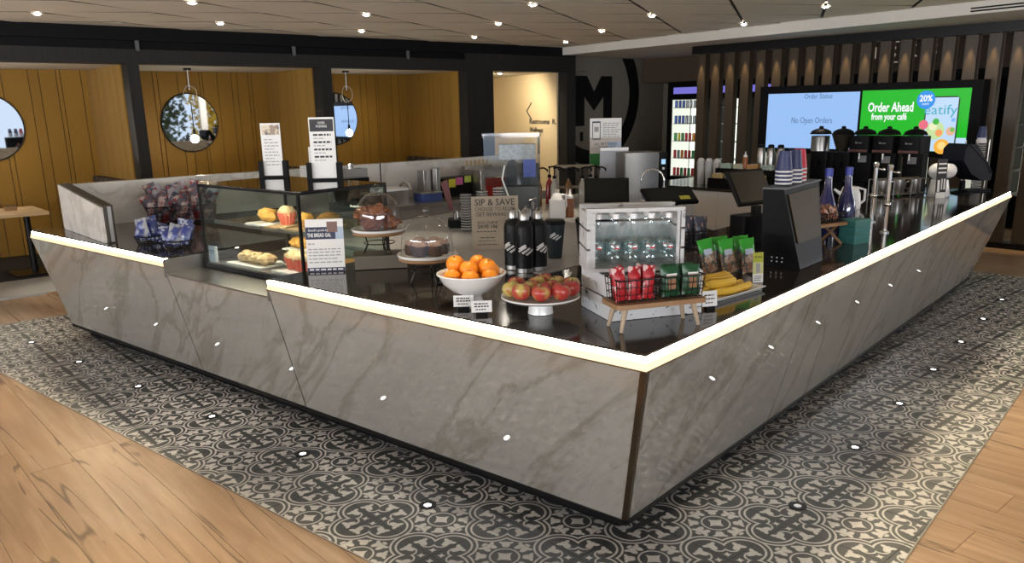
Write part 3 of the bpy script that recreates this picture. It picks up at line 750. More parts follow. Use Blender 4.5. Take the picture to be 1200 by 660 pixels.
for ci in (0,):
    c, v0 = coolers[ci]
    for si, z in enumerate((0.46, 0.80, 1.13, 1.46, 1.76)):
        if si == 4: seq = [2, 2, 2, 4, 4, 4, 2]
        elif si == 3: seq = [2, 2, 2, 4, 4, 4, 4]
        elif si == 2: seq = [1, 5, 1, 0, 0, 3, 0]
        else: seq = [0, 4, 3, 0, 0, 1, 0] if si == 1 else [0, 0, 1, 0, 1, 0, 1]
        for q in range(7):
            p = RM(CU0 + 0.10, v0 + 0.70 - 0.087 * q, z + 0.013)
            o = obj('drink_can', can_me[seq[q]], None, p)
            if si == 4: o.scale = (1, 1, 0.9)
            tag(o, '%s drink can on the %s shelf of the mural-side cooler, %s from the left' % (cnames[seq[q]], snames[si], ('first', 'second', 'third', 'fourth', 'fifth', 'sixth', 'last')[q]), 'can', 'drink cans in the cooler')
# header wall above the coolers with raised letters seen between the slats
hw = MB().box(CU0, WU, 0.0, 9.15, 2.26, 2.84); header = struct('wall_header', hw, pm('brown_header_wall', (0.085, 0.055, 0.035), 0.6))
def letter(ch, v, z, s=0.30): lettering(ch, s, M['header_letter'], header, frame_M((CU0 - 0.004, v, z), (0, -1, 0), (0, 0, 1)), depth=0.003, bold=0.004)
M['header_letter'] = emis('glow_letter', (0.75, 0.66, 0.55), 0.30)  # glow put into the material so unlit letters show between the slats
for ch, v in (('V', 6.39), ('E', 6.06), ('S', 4.84), ('N', 4.51), ('S', 4.17), ('K', 3.88), ('S', 3.56)): letter(ch, v, 2.55, 0.24)
MB().box(CU0 - 0.006, CU0 - 0.001, 4.08, 4.26, 2.70, 2.715).box(CU0 - 0.006, CU0 - 0.001, 4.08, 4.26, 2.40, 2.415).build('letter_bar', M['header_letter'], header)
# ================================================================== GOODS ON THE LEFT LEG AND THE CORNER
M['wire'] = pm('black_wire', (0.012, 0.011, 0.010), 0.4, 0.5)
M['white_ceramic'] = pm('white_ceramic', (0.80, 0.80, 0.78), 0.18, var=0.03, coat=0.3)
M['orange'] = pm('orange_peel', (0.85, 0.27, 0.012), 0.42, var=0.14, scale=40, bump=0.25)
t = NT('apple_skin'); o = t.obj(); n = t.noise(t.scale(o, (6, 6, 2)), 3.0, 4.0); r = t.rand()
f = t.step(0.38, 0.62, t.add(n, t.mul(t.sub(r, 0.5), 0.28)))
t.set(color=t.mix(f, (0.52, 0.42, 0.12), (0.42, 0.05, 0.04)), rough=0.25, coat=0.2); M['apple'] = t.mat
M['stem'] = pm('brown_stem', (0.09, 0.055, 0.03), 0.7)
M['plate_wood'] = pm('plate_wood', (0.30, 0.17, 0.08), 0.5)
M['dome_glass'] = glass('dome_glass', (1, 1, 1), 0.01, 0.94)
M['case_glass'] = glass('case_glass', (0.96, 1.0, 0.98), 0.01, 0.93)
M['fritter'] = pm('glazed_fritter', (0.20, 0.065, 0.022), 0.5, var=0.7, scale=40, bump=1.0)
M['choc'] = pm('chocolate_cake', (0.035, 0.016, 0.010), 0.6, var=0.5, scale=50, bump=0.5)
M['choc_top'] = pm('sugared_cake_top', (0.30, 0.20, 0.15), 0.7, var=0.7, scale=70, bump=0.7)
M['bun'] = pm('golden_pastry', (0.62, 0.36, 0.12), 0.55, var=0.4, scale=30, bump=0.5)
M['bun_sugar'] = pm('sugared_bun', (0.70, 0.50, 0.27), 0.7, var=0.35, scale=28, bump=0.5)
M['yellow_cake'] = pm('yellow_cake', (0.66, 0.34, 0.06), 0.6, var=0.5, scale=45, bump=0.8)
M['red_paper'] = pm('coral_paper', (0.80, 0.16, 0.10), 0.55)
M['tray_white'] = pm('white_tray', (0.75, 0.75, 0.73), 0.4)
M['board'] = pm('beech_board', (0.55, 0.38, 0.20), 0.5)
M['kraft'] = pm('kraft_board', (0.36, 0.30, 0.23), 0.75, var=0.05)
M['navy'] = pm('navy_print', (0.018, 0.028, 0.075), 0.5)
M['blue_pic'] = pm('pale_blue_print', (0.42, 0.50, 0.62), 0.6)

def rot2(x, y, a): return (x * math.cos(a) - y * math.sin(a), x * math.sin(a) + y * math.cos(a))
FACE = math.radians(-48.0)                 # a thing with its front along local -y, turned like this, faces the camera

def basket_mb(w, d, h, flare=0.03, nw=8, nd=5, nh=3, r=0.0022, round_=False):
    m_ = MB()
    def loop(k):
        z = 0.004 + (h - 0.004) * k; e = flare * k; a, b = w / 2 + e, d / 2 + e
        if round_: return [(a * math.cos(2 * PI * q / 20), b * math.sin(2 * PI * q / 20), z) for q in range(20)]
        return [(-a, -b, z), (a, -b, z), (a, b, z), (-a, b, z)]
    for k in range(nh + 1):
        m_.tube(loop(k / nh), r * (1.8 if k == nh else 1.0), 5, True)
    A, B = loop(0), loop(1)
    if round_:
        for q in range(0, 20): m_.tube([A[q], B[q]], r, 4)
        for q in range(5): m_.tube([A[q * 2], A[10 + q * 2 if 10 + q * 2 < 20 else 0]], r, 4)
    else:
        for (i, j, n_) in ((0, 1, nw), (1, 2, nd), (2, 3, nw), (3, 0, nd)):
            for q in range(n_):
                tt = q / n_; p = [A[i][c] + (A[j][c] - A[i][c]) * tt for c in range(3)]; p2 = [B[i][c] + (B[j][c] - B[i][c]) * tt for c in range(3)]
                m_.tube([p, p2], r, 4)
        for q in range(1, nw): x = -w / 2 + w * q / nw; m_.tube([(x, -d / 2, 0.004), (x, d / 2, 0.004)], r, 4)
    return m_

def bag_mesh(name, w, h, th, mats, seed=0, crimp=0.12, band=None):
    """pillow bag standing on its bottom seam: front is -y; material 1 in the band (z fractions)"""
    m_ = MB(); nx, nz = 8, 10; rr = random.Random(seed); rows = []
    for side in (-1, 1):
        g = []
        for j in range(nz + 1):
            tz = j / nz; row = []
            for i in range(nx + 1):
                tx = i / nx
                b = (math.sin(PI * min(1, max(0, (tz - crimp * 0.6) / (1 - 1.2 * crimp)))) ** 0.55 if crimp * .6 < tz < 1 - crimp * .6 else 0) * math.sin(PI * tx) ** 0.5
                ww = w * (1 - 0.08 * math.sin(PI * tz))
                row.append(m_.P(((tx - 0.5) * ww, side * (th / 2 * b + 0.0008) + rr.uniform(-1, 1) * 0.003, tz * h + rr.uniform(-1, 1) * 0.002)))
            g.append(row)
        rows.append(g)
        for j in range(nz):
            if band: m_.cur = 1 if band[0] <= (j + .5) / nz <= band[1] else 0
            for i in range(nx):
                q = (g[j][i], g[j][i + 1], g[j + 1][i + 1], g[j + 1][i]); m_.F(q if side < 0 else q[::-1])
        m_.cur = 0
    a, b = rows
    for j in range(nz):
        m_.F((a[j][0], a[j + 1][0], b[j + 1][0], b[j][0])); m_.F((a[j][nx], b[j][nx], b[j + 1][nx], a[j + 1][nx]))
    for i in range(nx):
        m_.F((a[0][i], b[0][i], b[0][i + 1], a[0][i + 1])); m_.F((a[nz][i], a[nz][i + 1], b[nz][i + 1], b[nz][i]))
    return m_.mesh(name, mats, True)
def patchy(name, cols, scale, rough=0.3, thr=(0.42, 0.5)):
    t = NT(name); n = t.noise(t.obj(), scale, 2.0); n2 = t.noise(t.scale(t.obj(), (1, 1, 1), (0, 0, 0), (5, 3, 1)), scale * 1.3, 2.0)
    c = t.mix(t.step(thr[0], thr[1], n), cols[0], cols[1]); c = t.mix(t.step(0.56, 0.62, n2), c, cols[2])
    t.set(color=c, rough=rough, spec=0.6); return t.mat
def place_flat(o, loc, rx, ry, rz): o.location = loc; o.rotation_euler = (rx, ry, rz); return o

# ---- big wire basket of snack bags by the partition
bk = thing('wire_basket', 'large black wire basket heaped with red and navy snack bags near the partition', 'basket', (1.02, 5.22, WT), math.radians(-28))
basket_mb(0.50, 0.34, 0.15, 0.025, 10, 7, 4).build('wire_frame', M['wire'], bk)
bagm = [patchy('red_snack_print', [(0.26, 0.015, 0.025), (0.09, 0.085, 0.13), (0.62, 0.58, 0.60)], 20), patchy('navy_snack_print', [(0.045, 0.05, 0.10), (0.34, 0.33, 0.38), (0.28, 0.02, 0.03)], 18), patchy('pink_snack_print', [(0.52, 0.42, 0.42), (0.10, 0.09, 0.13), (0.34, 0.03, 0.04)], 18)]
bag_me = [bag_mesh('snack_bag', 0.115, 0.165, 0.055, m, i) for i, m in enumerate(bagm)]
rnd = random.Random(21); descr = ['red and white', 'navy and silver', 'pale pink and red']
nb = 0
for i in range(6):
    for j in range(3):
        x = -0.21 + 0.084 * i + rnd.uniform(-.012, .012); y = -0.11 + 0.11 * j; k = rnd.choice((0, 1, 1, 2, 1)) if i < 4 else rnd.choice((0, 2, 2, 1))
        p = rot2(x, y, math.radians(-28)); 
        o = obj('snack_bag', bag_me[k]); place_flat(o, (1.02 + p[0], 5.22 + p[1], WT + 0.075 + 0.045 * ((i + j) % 3) + rnd.uniform(0, .03)), rnd.uniform(-.6, .25), rnd.uniform(-.6, .6), math.radians(-35) + rnd.uniform(-.7, .7))
        row = ('front', 'middle', 'back')[j]; col = ('first', 'second', 'third', 'fourth', 'fifth', 'last')[i]
        tag(o, '%s snack bag in the large basket, %s row, %s from left' % (descr[k], row, col), 'snack bag', 'snack bags in the large basket'); nb += 1
for i in range(6):
    k = (1, 0, 2, 1, 0, 2)[i]; x = -0.2 + .08 * i
    p = rot2(x, rnd.uniform(-.09, .05), math.radians(-28)); o = obj('snack_bag', bag_me[k])
    place_flat(o, (1.02 + p[0], 5.22 + p[1], WT + 0.005), rnd.uniform(-.1, .1), rnd.uniform(-.2, .2), math.radians(-30) + rnd.uniform(-.3, .3))
    tag(o, '%s snack bag low in the large basket, %s from left' % (descr[k], ('first', 'second', 'third', 'fourth', 'fifth', 'last')[i]), 'snack bag', 'snack bags in the large basket')
# ---- two small round baskets of blue bags
bl = [patchy('blue_snack_print', [(0.02, 0.035, 0.20), (0.03, 0.05, 0.16), (0.30, 0.33, 0.42)], 16), patchy('silver_blue_print', [(0.03, 0.05, 0.20), (0.30, 0.31, 0.34), (0.015, 0.03, 0.14)], 14)]
blue_me = [bag_mesh('snack_bag', 0.105, 0.14, 0.045, m, 5 + i) for i, m in enumerate(bl)]
for bi, (x, y) in enumerate([(0.235, 4.25), (0.245, 3.86)]):
    b = thing('wire_basket', 'small round wire basket of blue snack bags, the one %s' % ('nearer the wing panel' if bi == 0 else 'nearer the pastry case'), 'basket', (x, y, WT), 0, 'small wire baskets')
    basket_mb(0.15, 0.15, 0.06, 0.025, round_=True, nh=2).build('wire_frame', M['wire'], b)
    for q in range(5):
        a = q * 1.26 + bi; o = obj('snack_bag', blue_me[(q + bi) % 2 if q < 4 else 0])
        place_flat(o, (x + 0.045 * math.cos(a), y + 0.045 * math.sin(a), WT + 0.012 + 0.012 * q), rnd.uniform(-.5, .1), rnd.uniform(-.35, .35), FACE + rnd.uniform(-.5, .5))
        tag(o, '%s snack bag, %s of five in the small basket nearer the %s' % (['blue', 'silver and blue'][(q + bi) % 2 if q < 4 else 0], ('first', 'second', 'third', 'fourth', 'topmost')[q], ('wing panel', 'pastry case')[bi]), 'snack bag', 'bags in the small baskets')

# ---- pastry case
cx0, cx1, cy0, cy1, cz0, cz1 = 0.275, 0.945, 2.475, 3.575, 0.828, 1.385
case = thing('pastry_case', 'black-framed glass pastry case set into the counter', 'display case', (0, 0, 0))
fr = 0.016
for x in (cx0, cx1 - fr):
    for y in (cy0, cy1 - fr): MB().box(x, x + fr, y, y + fr, cz0 + .031, cz1 - .005).build('post', M['black_metal'], case)
m_ = MB(); m_.box(cx0, cx1, cy0, cy1, cz1 - 0.004, cz1); m_.build('top', pm('black_glass_top', (0.012, 0.010, 0.008), 0.06, coat=0.5), case)
m_ = MB(); m_.box(cx0, cx0 + fr, cy0 + fr, cy1 - fr, cz1 - .022, cz1 - .005).box(cx1 - fr, cx1, cy0 + fr, cy1 - fr, cz1 - .022, cz1 - .005).box(cx0 + fr, cx1 - fr, cy0, cy0 + fr, cz1 - .022, cz1 - .005).box(cx0 + fr, cx1 - fr, cy1 - fr, cy1, cz1 - .022, cz1 - .005)
m_.build('top_frame', M['black_metal'], case)
m_ = MB(); m_.box(cx0, cx1, cy0, cy1, cz0, cz0 + 0.03); m_.build('base', M['black_metal'], case)
m_ = MB(); m_.box(cx0 + .02, cx1 - .02, cy0 + .02, cy1 - .02, cz0 + 0.031, cz0 + 0.037); m_.build('floor_plate', M['steel'], case)
for nm, b in (('front_pane', (cx0 + .004, cx0 + .008, cy0 + fr, cy1 - fr)), ('side_pane', (cx0 + fr, cx1 - fr, cy0 + .004, cy0 + .008)), ('side_pane', (cx0 + fr, cx1 - fr, cy1 - .008, cy1 - .004)), ('rear_pane', (cx1 - .008, cx1 - .004, cy0 + fr, cy1 - fr))):
    MB().box(b[0], b[1], b[2], b[3], cz0 + .03, cz1 - .022).build(nm, M['case_glass'], case)
SZ = 1.125
m_ = MB(); m_.box(cx0 + .10, cx1 - .03, cy0 + .02, cy1 - .02, SZ, SZ + .008); m_.build('glass_shelf', M['clear'], case)
m_ = MB(); m_.box(cx0 + .085, cx0 + .10, cy0 + .02, cy1 - .02, SZ - .012, SZ + .012); m_.build('shelf_rail', M['steel'], case)
M['case_led'] = emis('case_led', (1.0, 0.88, 0.68), 60.0)
m_ = MB(); m_.box(cx0 + .05, cx0 + .062, cy0 + .05, cy1 - .05, cz1 - .012, cz1 - .006); m_.build('case_light', M['case_led'], case)
m_ = MB(); m_.box(cx0 + .106, cx0 + .114, cy0 + .05, cy1 - .05, SZ - .010, SZ - .004); m_.build('case_light', M['case_led'], case)
m_ = MB(); m_.rbox(cx0 - 0.01, cx0 + 0.04, cy1 - .16, cy1 - .04, cz1 + .0005, cz1 + .018, .008); o = m_.build('brass_clip', M['led_lip']); tag(o, 'small pale brass block on the front edge of the pastry case', 'clip')

def pastry(name, cat, label, loc, r, mat, bump=0.16, seed=0, group=None, parent=None):
    s = Vector((seed * 3.1, seed * 1.7, 0))
    m_ = MB().ball((0, 0, r[2]), r, 18, 12, lambda d: 1 + bump * noise.noise(d * 2.6 + s) + bump * 0.5 * noise.noise(d * 6 + s))
    o = m_.build(name, mat, None, True); o.location = loc
    return tag(o, label, cat, group)
def cup_cake(loc, paper, top, label, rz=0, s=1.0, group=None, seed=0, cat='muffin'):
    c = thing('muffin', label, cat, loc, rz, group); m_ = MB(); prof = [(0, 0), (0.028 * s, 0), (0.044 * s, 0.055 * s), (0.040 * s, 0.055 * s), (0, 0.05 * s)]
    n_ = 28; rings = []
    for r_, z_ in prof:
        rings.append([m_.P((0, 0, z_))] if r_ == 0 else [m_.P((r_ * (1 + 0.05 * (-1) ** k) * math.cos(2 * PI * k / n_), r_ * (1 + 0.05 * (-1) ** k) * math.sin(2 * PI * k / n_), z_)) for k in range(n_)])
    for A, B in zip(rings, rings[1:]):
        for k in range(n_):
            k2 = (k + 1) % n_
            if len(A) == 1: m_.F((A[0], B[k2], B[k]))
            elif len(B) == 1: m_.F((A[k], A[k2], B[0]))
            else: m_.F((A[k], A[k2], B[k2], B[k]))
    m_.build('paper_cup', paper, c)
    sv = Vector((seed, seed * 2, 0))
    MB().ball((0, 0, 0.055 * s), (0.042 * s, 0.042 * s, 0.032 * s), 16, 10, lambda d: 1 + .2 * noise.noise(d * 3 + sv)).build('cake_top', top, c, True)
    return c
def board_obj(loc, w, d, th, mat, label, name='serving_board', cat='board', rz=0.0):
    m_ = MB().rbox(-w / 2, w / 2, -d / 2, d / 2, 0, th, 0.01); o = m_.build(name, mat); o.location = loc; o.rotation_euler = (0, 0, rz); return tag(o, label, cat)
fz = cz0 + 0.038
# top shelf
ty = SZ + 0.009
board_obj((0.50, 3.10, ty), 0.30, 0.16, 0.012, M['tray_white'], 'white tray under the sliced roll on the top shelf of the pastry case')
pastry('pastry_roll', 'pastry', 'golden rolled pastry on the white tray of the pastry case shelf', (0.48, 3.10, ty + .012), (0.05, 0.085, 0.042), M['yellow_cake'], .3, 1)
board_obj((0.50, 2.88, ty), 0.34, 0.12, 0.012, M['board'], 'wooden board under the muffin on the top shelf of the pastry case')
cup_cake((0.47, 2.88, ty + .012), M['red_paper'], M['bun_sugar'], 'large muffin in coral paper on the top shelf of the pastry case', s=1.35, seed=2)
board_obj((0.52, 2.66, ty), 0.36, 0.15, 0.012, M['board'], 'wooden board nearest the corner post on the top shelf of the pastry case')
pastry('danish', 'pastry', 'long golden danish behind the corner post on the top shelf', (0.45, 2.66, ty + .012), (0.05, 0.05, 0.045), M['yellow_cake'], .2, 3)
pastry('danish', 'pastry', 'flat golden turnover at the right end of the top shelf', (0.62, 2.66, ty + .012), (0.085, 0.05, 0.035), M['bun'], .25, 4)
# lower deck
board_obj((0.44, 3.20, fz), 0.24, 0.40, 0.008, M['tray_white'], 'long white tray under the sugared buns low in the pastry case')
for k, y in enumerate((3.29, 3.18, 3.07)):
    pastry('sugared_bun', 'bun', 'sugared bun on the long white tray, %s from the left' % ('first', 'second', 'third')[k], (0.42, y, fz + .009), (0.06, 0.062, 0.036), M['bun_sugar'], .28, 6 + k, 'sugared buns in the pastry case')
st = thing('acrylic_riser', 'small white riser holding the yellow loaf slices in the pastry case', 'riser', (0.62, 2.86, fz))
MB().rbox(-0.11, 0.11, -0.17, 0.17, 0.10, 0.108, 0.01).build('shelf', M['tray_white'], st)
for y in (-.14, .14):
    for x in (-.08, .08): MB().cyl((x, y, 0), (x, y, .10), .005, n=8).build('leg', M['clear'], st)
for k, y in enumerate((2.97, 2.91, 2.85, 2.79)):
    pastry('loaf_slice', 'cake', 'yellow loaf slice on the white riser, %s from the left' % ('first', 'second', 'third', 'fourth')[k], (0.60, y, fz + .109), (0.06, 0.036, 0.034), M['yellow_cake'], .3, 10 + k, 'loaf slices in the pastry case')
board_obj((0.46, 2.72, fz), 0.26, 0.36, 0.008, M['tray_white'], 'white tray under the coral muffins low in the pastry case')
for k, (x, y) in enumerate(((0.45, 2.82), (0.44, 2.72), (0.43, 2.62))):
    cup_cake((x, y, fz + .009), M['red_paper'], M['bun_sugar'], 'coral paper muffin on the lower tray of the pastry case, %s from the left' % ('first', 'second', 'third')[k], s=1.35, group='coral muffins in the pastry case', seed=5 + k)
pastry('danish', 'pastry', 'round golden danish low in the pastry case behind the display card', (0.70, 2.56, fz), (0.07, 0.07, 0.03), M['bun'], .2, 20)
# dark tray + blue tub seen through the case
m_ = MB().lathe([(0, 0), (.07, 0), (.08, .06), (.0, .062)], 20); o = m_.build('blue_tub', pm('blue_tub_plastic', (.10, .12, .22), .4)); o.location = (0.78, 3.12, fz); tag(o, 'round blue tub at the back of the pastry case', 'tub')

def text_bars(parent, w, rows, M_, mat, seed=0):
    """flat print: lines of illegible small text"""
    rr = random.Random(seed); m_ = MB()
    for (z, h_, a, b) in rows:
        x = a
        while x < b:
            l = rr.uniform(.012, .03) * (w / 0.2); m_.poly([M_ @ Vector((x, z, .0006)), M_ @ Vector((min(b, x + l), z, .0006)), M_ @ Vector((min(b, x + l), z + h_, .0006)), M_ @ Vector((x, z + h_, .0006))]); x += l + 0.006 * (w / 0.2)
    o = m_.build('print', mat, parent); o['kind'] = 'stuff'; return o
def card(name, label, cat, loc, rz, w, h_, th=0.004, tilt=0.0, mat=None):
    """upright card, front along local -y; returns the thing and the matrix of its front plane (origin bottom centre)"""
    c = thing(name, label, cat, loc, rz); M_ = Matrix.Rotation(-tilt, 4, 'X')
    m_ = MB(); m_.M = M_; m_.box(-w / 2, w / 2, -th, 0, 0, h_); m_.build('sheet', mat or M['white_paper'], c)
    return c, M_ @ frame_M((0, -th - .0004, 0), (1, 0, 0), (0, 0, 1))
# card in front of the case
c, F = card('display_card', 'white and navy display card standing in front of the pastry case', 'sign', (0.335, 2.335, WT), FACE + .06, 0.215, 0.30, .004, .10)
def quad(parent, F, x0, x1, y0, y1, mat, name='print', z=.0004): return MB().poly([F @ Vector(p) for p in ((x0, y0, z), (x1, y0, z), (x1, y1, z), (x0, y1, z))]).build(name, mat, parent)
quad(c, F, -.107, .062, .185, .255, M['navy']); quad(c, F, .062, .107, .185, .255, M['blue_pic']); quad(c, F, -.107, .107, .0, .022, M['navy'])
quad(c, F, .015, .075, .225, .285, pm('face_print', (.20, .12, .10), .6), z=.0008)
lettering('THE BREAD GAL', 0.030, M['white_paper'], c, F @ Matrix.Translation((-.03, .208, .0012)), width=.135, bold=.0006)
lettering("Brandi's goods by", 0.020, M['white_paper'], c, F @ Matrix.Translation((-.035, .237, .0012)), width=.11)
text_bars(c, .215, [(.155, .008, -.095, -.06), (.125, .006, -.095, .09), (.108, .006, -.095, .085), (.09, .006, -.095, .09), (.07, .006, -.095, .07), (.05, .006, -.095, .09)], F, M['grey_ink'], 3)
text_bars(c, .3, [(.007, .008, -.095, .095)], F @ Matrix.Translation((0, 0, .0006)), M['white_paper'], 4)
# little price block inside the case front
c, F = card('price_card', 'small blue and white price card inside the pastry case front pane', 'price card', (0.31, 3.52, cz0 + .038), -PI / 2 + .1, 0.09, 0.105)
quad(c, F, -.045, .02, 0, .105, M['blue_pic']); text_bars(c, .1, [(.07, .006, -.035, .012), (.055, .006, -.035, .012)], F @ Matrix.Translation((0, 0, .0006)), M['ink'], 9)
# signs in holders on top of the case
def top_sign(x, y, w, h_, rz, label, dark):
    c = thing('sign_holder', label, 'sign', (x, y, cz1 + .0005), rz)
    MB().box(-w / 2 - .03, w / 2 + .03, -.035, .035, 0, .012).build('base', M['black_plastic'], c)
    for s in (-1, 1): MB().box(s * (w / 2 + .015) - .016, s * (w / 2 + .015) + .016, -.028, .028, .012, .115).build('bracket', M['black_plastic'], c)
    M_ = Matrix.Translation((0, -.004, .014)); m_ = MB(); m_.M = M_; m_.box(-w / 2, w / 2, -.002, .002, 0, h_); sh = m_.build('sheet', M['white_paper'], c)
    F = M_ @ frame_M((0, -.0024, 0), (1, 0, 0), (0, 0, 1))
    if dark:
        quad(c, F, -w / 2 + .006, w / 2 - .006, h_ * .77, h_ - .012, M['ink']); lettering('GOOD\nMORNING', .022, M['white_paper'], c, F @ Matrix.Translation((0, h_ * .88, .001)), width=.07)
        text_bars(c, .2, [(h_ * .70 - k * h_ * .12, .012, -w * .35, w * .35) for k in range(4)], F, M['ink'], 2); text_bars(c, .2, [(h_ * .65 - k * h_ * .12, .006, -w * .35, w * .1) for k in range(4)], F, M['grey_ink'], 2)
    else:
        quad(c, F, -w / 2 + .008, w / 2 - .008, h_ * .78, h_ - .012, patchy('photo_print', [(.25, .17, .10), (.6, .5, .35), (.02, .02, .02)], 22))
        text_bars(c, .2, [(h_ * .68 - k * h_ * .06, .007, -w * .36, w * (.36 if k % 3 else .1)) for k in range(9)], F, M['grey_ink'], 5)
    return c
top_sign(0.82, 3.50, 0.135, 0.355, FACE, 'tall white sign with a food photo standing on the pastry case', False)
top_sign(0.86, 2.98, 0.165, 0.39, FACE, 'tall white sign with a black heading standing on the pastry case', True)
c, F = card('paper_slip', 'narrow white list leaning beside the black-headed sign on the pastry case', 'sign', (0.905, 3.14, cz1 + .001), FACE, 0.08, 0.21, .003, .06)
text_bars(c, .1, [(.19 - k * .018, .005, -.03, .03) for k in range(9)], F, M['grey_ink'], 8)

# ---- cake stands with glass domes
def cake_stand(loc, label, hleg, rp=0.155):
    c = thing('cake_stand', label, 'cake stand', loc)
    zp = hleg
    MB().lathe([(0, zp), (rp * .96, zp), (rp, zp + .006), (rp * .96, zp + .018), (0, zp + .018)], 36).build('wood_base', M['plate_wood'], c, True)
    MB().lathe([(0, zp + .019), (rp, zp + .019), (rp + .006, zp + .028), (rp + .006, zp + .034), (rp - .008, zp + .030), (0, zp + .027)], 36).build('plate', M['white_ceramic'], c, True)
    for k in range(3):
        a = k * 2 * PI / 3 + .4; d1, d2 = .085, .095; m_ = MB()
        for s in (-.16, .16):
            m_.tube([(d1 * math.cos(a + s), d1 * math.sin(a + s), zp), (d1 * .8 * math.cos(a + s), d1 * .8 * math.sin(a + s), zp * .5), (d2 * math.cos(a + s * 1.2), d2 * math.sin(a + s * 1.2), .004)], .004, 6)
        m_.tube([(d2 * math.cos(a - .2), d2 * math.sin(a - .2), .004), (d2 * math.cos(a + .2), d2 * math.sin(a + .2), .004)], .004, 6)
        m_.build('leg', M['wire'], c)
    MB().tube([(.09 * math.cos(2 * PI * k / 20), .09 * math.sin(2 * PI * k / 20), zp * .55) for k in range(20)], .003, 5, True).build('leg_ring', M['wire'], c)
    return zp + .028
def dome(loc, r, h_, label):
    c = thing('glass_dome', label, 'glass dome', loc)
    prof = [(r, 0)] + [(r * (1 - .04 * k / 5), h_ * .40 * k / 5) for k in range(1, 6)] + [(r * .96 * math.cos(a), h_ * (.40 + .60 * math.sin(a))) for a in [PI / 2 * k / 10 for k in range(1, 10)]] + [(0.004, h_)]
    MB().lathe(prof, 40).build('bell', M['dome_glass'], c, True)
    MB().tube([(r * math.cos(2 * PI * k / 40), r * math.sin(2 * PI * k / 40), .003) for k in range(40)], .003, 6, True).build('rim', M['clear'], c, True)
    k_ = MB(); k_.cyl((0, 0, h_), (0, 0, h_ + .012), .008, .010, 10); k_.ball((0, 0, h_ + .026), .019, 14, 10); k_.build('knob', glass('knob_glass', (1, 1, 1), .03, .75), c, True)
    return c
riser = thing('wooden_riser', 'dark low wooden box lifting the rear cake stand', 'box', (0.62, 2.19, WT), FACE + .15)
MB().box(-.15, .15, -.10, .10, .004, .07).build('body', pm('grey_wood_box', (.13, .11, .08), .6), riser); MB().box(-.155, .155, -.105, .105, .071, .080).build('lid', pm('grey_wood_lid', (.15, .13, .10), .6), riser)
z1_ = WT + .0805 + cake_stand((0.62, 2.19, WT + .0805), 'wire-legged cake stand with brown fritters, raised on the wooden box', .115)
dome((0.62, 2.19, z1_ + .001), .135, .215, 'clear glass dome covering the brown fritters')
for k, (x, y, z) in enumerate(((-.06, -.02, 0), (.05, -.045, 0), (.0, .06, 0), (-.01, -.01, .07), (.06, .045, .045), (-.05, .055, .055))):
    pastry('fritter', 'pastry', 'glazed brown fritter under the rear glass dome, %s' % ('front left', 'front right', 'back', 'topmost', 'right side of the pile', 'back left')[k], (0.62 + x, 2.19 + y, z1_ + z), (.062, .06, .038), M['fritter'], .5, 30 + k, 'fritters under the dome')
z2_ = WT + cake_stand((0.46, 1.62, WT), 'wire-legged cake stand with chocolate cakes, standing on the dark worktop', .125)
dome((0.46, 1.62, z2_ + .001), .140, .205, 'clear glass dome covering the dark chocolate cakes')
for k in range(6):
    a = k * PI / 3 + .3; p = (0.46 + .075 * math.cos(a), 1.62 + .075 * math.sin(a), z2_)
    cc = thing('chocolate_cake', 'dark chocolate cake with sugared top under the front dome, %s clockwise from the left' % words[k], 'cake', p, 0, 'chocolate cakes under the dome')
    MB().lathe([(0, 0), (.036, 0), (.043, .01), (.043, .052), (.036, .060), (0, .062)], 18).build('cake_body', M['choc'], cc, True)
    sv = Vector((k, 3 * k, 0)); MB().ball((0, 0, .058), (.040, .040, .024), 14, 8, lambda d: 1 + .25 * noise.noise(d * 4 + sv)).build('cake_top', M['choc_top'], cc, True)

# ---- bowl of oranges
bx, by = 0.20, 1.06
bowl = thing('fruit_bowl', 'white footed ceramic bowl piled with oranges', 'bowl', (bx, by, WT))
RB = 0.158
MB().lathe([(0, 0.002), (.058, 0.002), (.056, .012), (.045, .05), (.05, .062), (.09, .075), (.135, .115), (RB, .158), (RB - .008, .158), (.125, .118), (.08, .083), (0, .075)], 40).build('bowl_body', M['white_ceramic'], bowl, True)
MB().tube([(RB * math.cos(2 * PI * k / 40) * 1.0, RB * math.sin(2 * PI * k / 40), .158) for k in range(40)], .005, 6, True).build('rim', M['white_ceramic'], bowl, True)
def orange(loc, r, seed, label):
    rr = random.Random(seed); o = thing('orange', label, 'orange', loc, 0, 'oranges in the white bowl'); o.rotation_euler = (rr.uniform(-.8, .8), rr.uniform(-.8, .8), rr.random() * 6)
    sv = Vector((seed, 0, seed)); MB().ball((0, 0, 0), (r, r, r * .94), 20, 14, lambda d: 1 + .012 * noise.noise(d * 3 + sv)).build('peel', M['orange'], o, True)
    MB().ball((0, 0, r * .935), (.005, .005, .002), 8, 5).build('stem_end', M['stem'], o)
fx, fy = math.cos(math.radians(-140)), math.sin(math.radians(-140))   # towards the camera
lx, ly = math.cos(math.radians(128)), math.sin(math.radians(128))     # towards the picture's left
spots = [(.062, -.085, .150, 'at the left front of the pile, on the rim'), (.088, 0.0, .148, 'in the middle of the front row'), (.058, .088, .150, 'at the right front of the pile'), (-.02, -.075, .198, 'high on the left of the pile'), (-.05, .03, .196, 'at the top middle of the pile'), (.005, .075, .185, 'high on the right of the pile'), (-.07, -.075, .152, 'at the back left of the pile'), (-.095, .01, .15, 'at the back middle of the pile'), (-.05, .09, .155, 'at the back right of the pile'), (.03, -.01, .182, 'half hidden behind the front orange'), (.0, 0, .115, 'buried at the bottom of the bowl')]
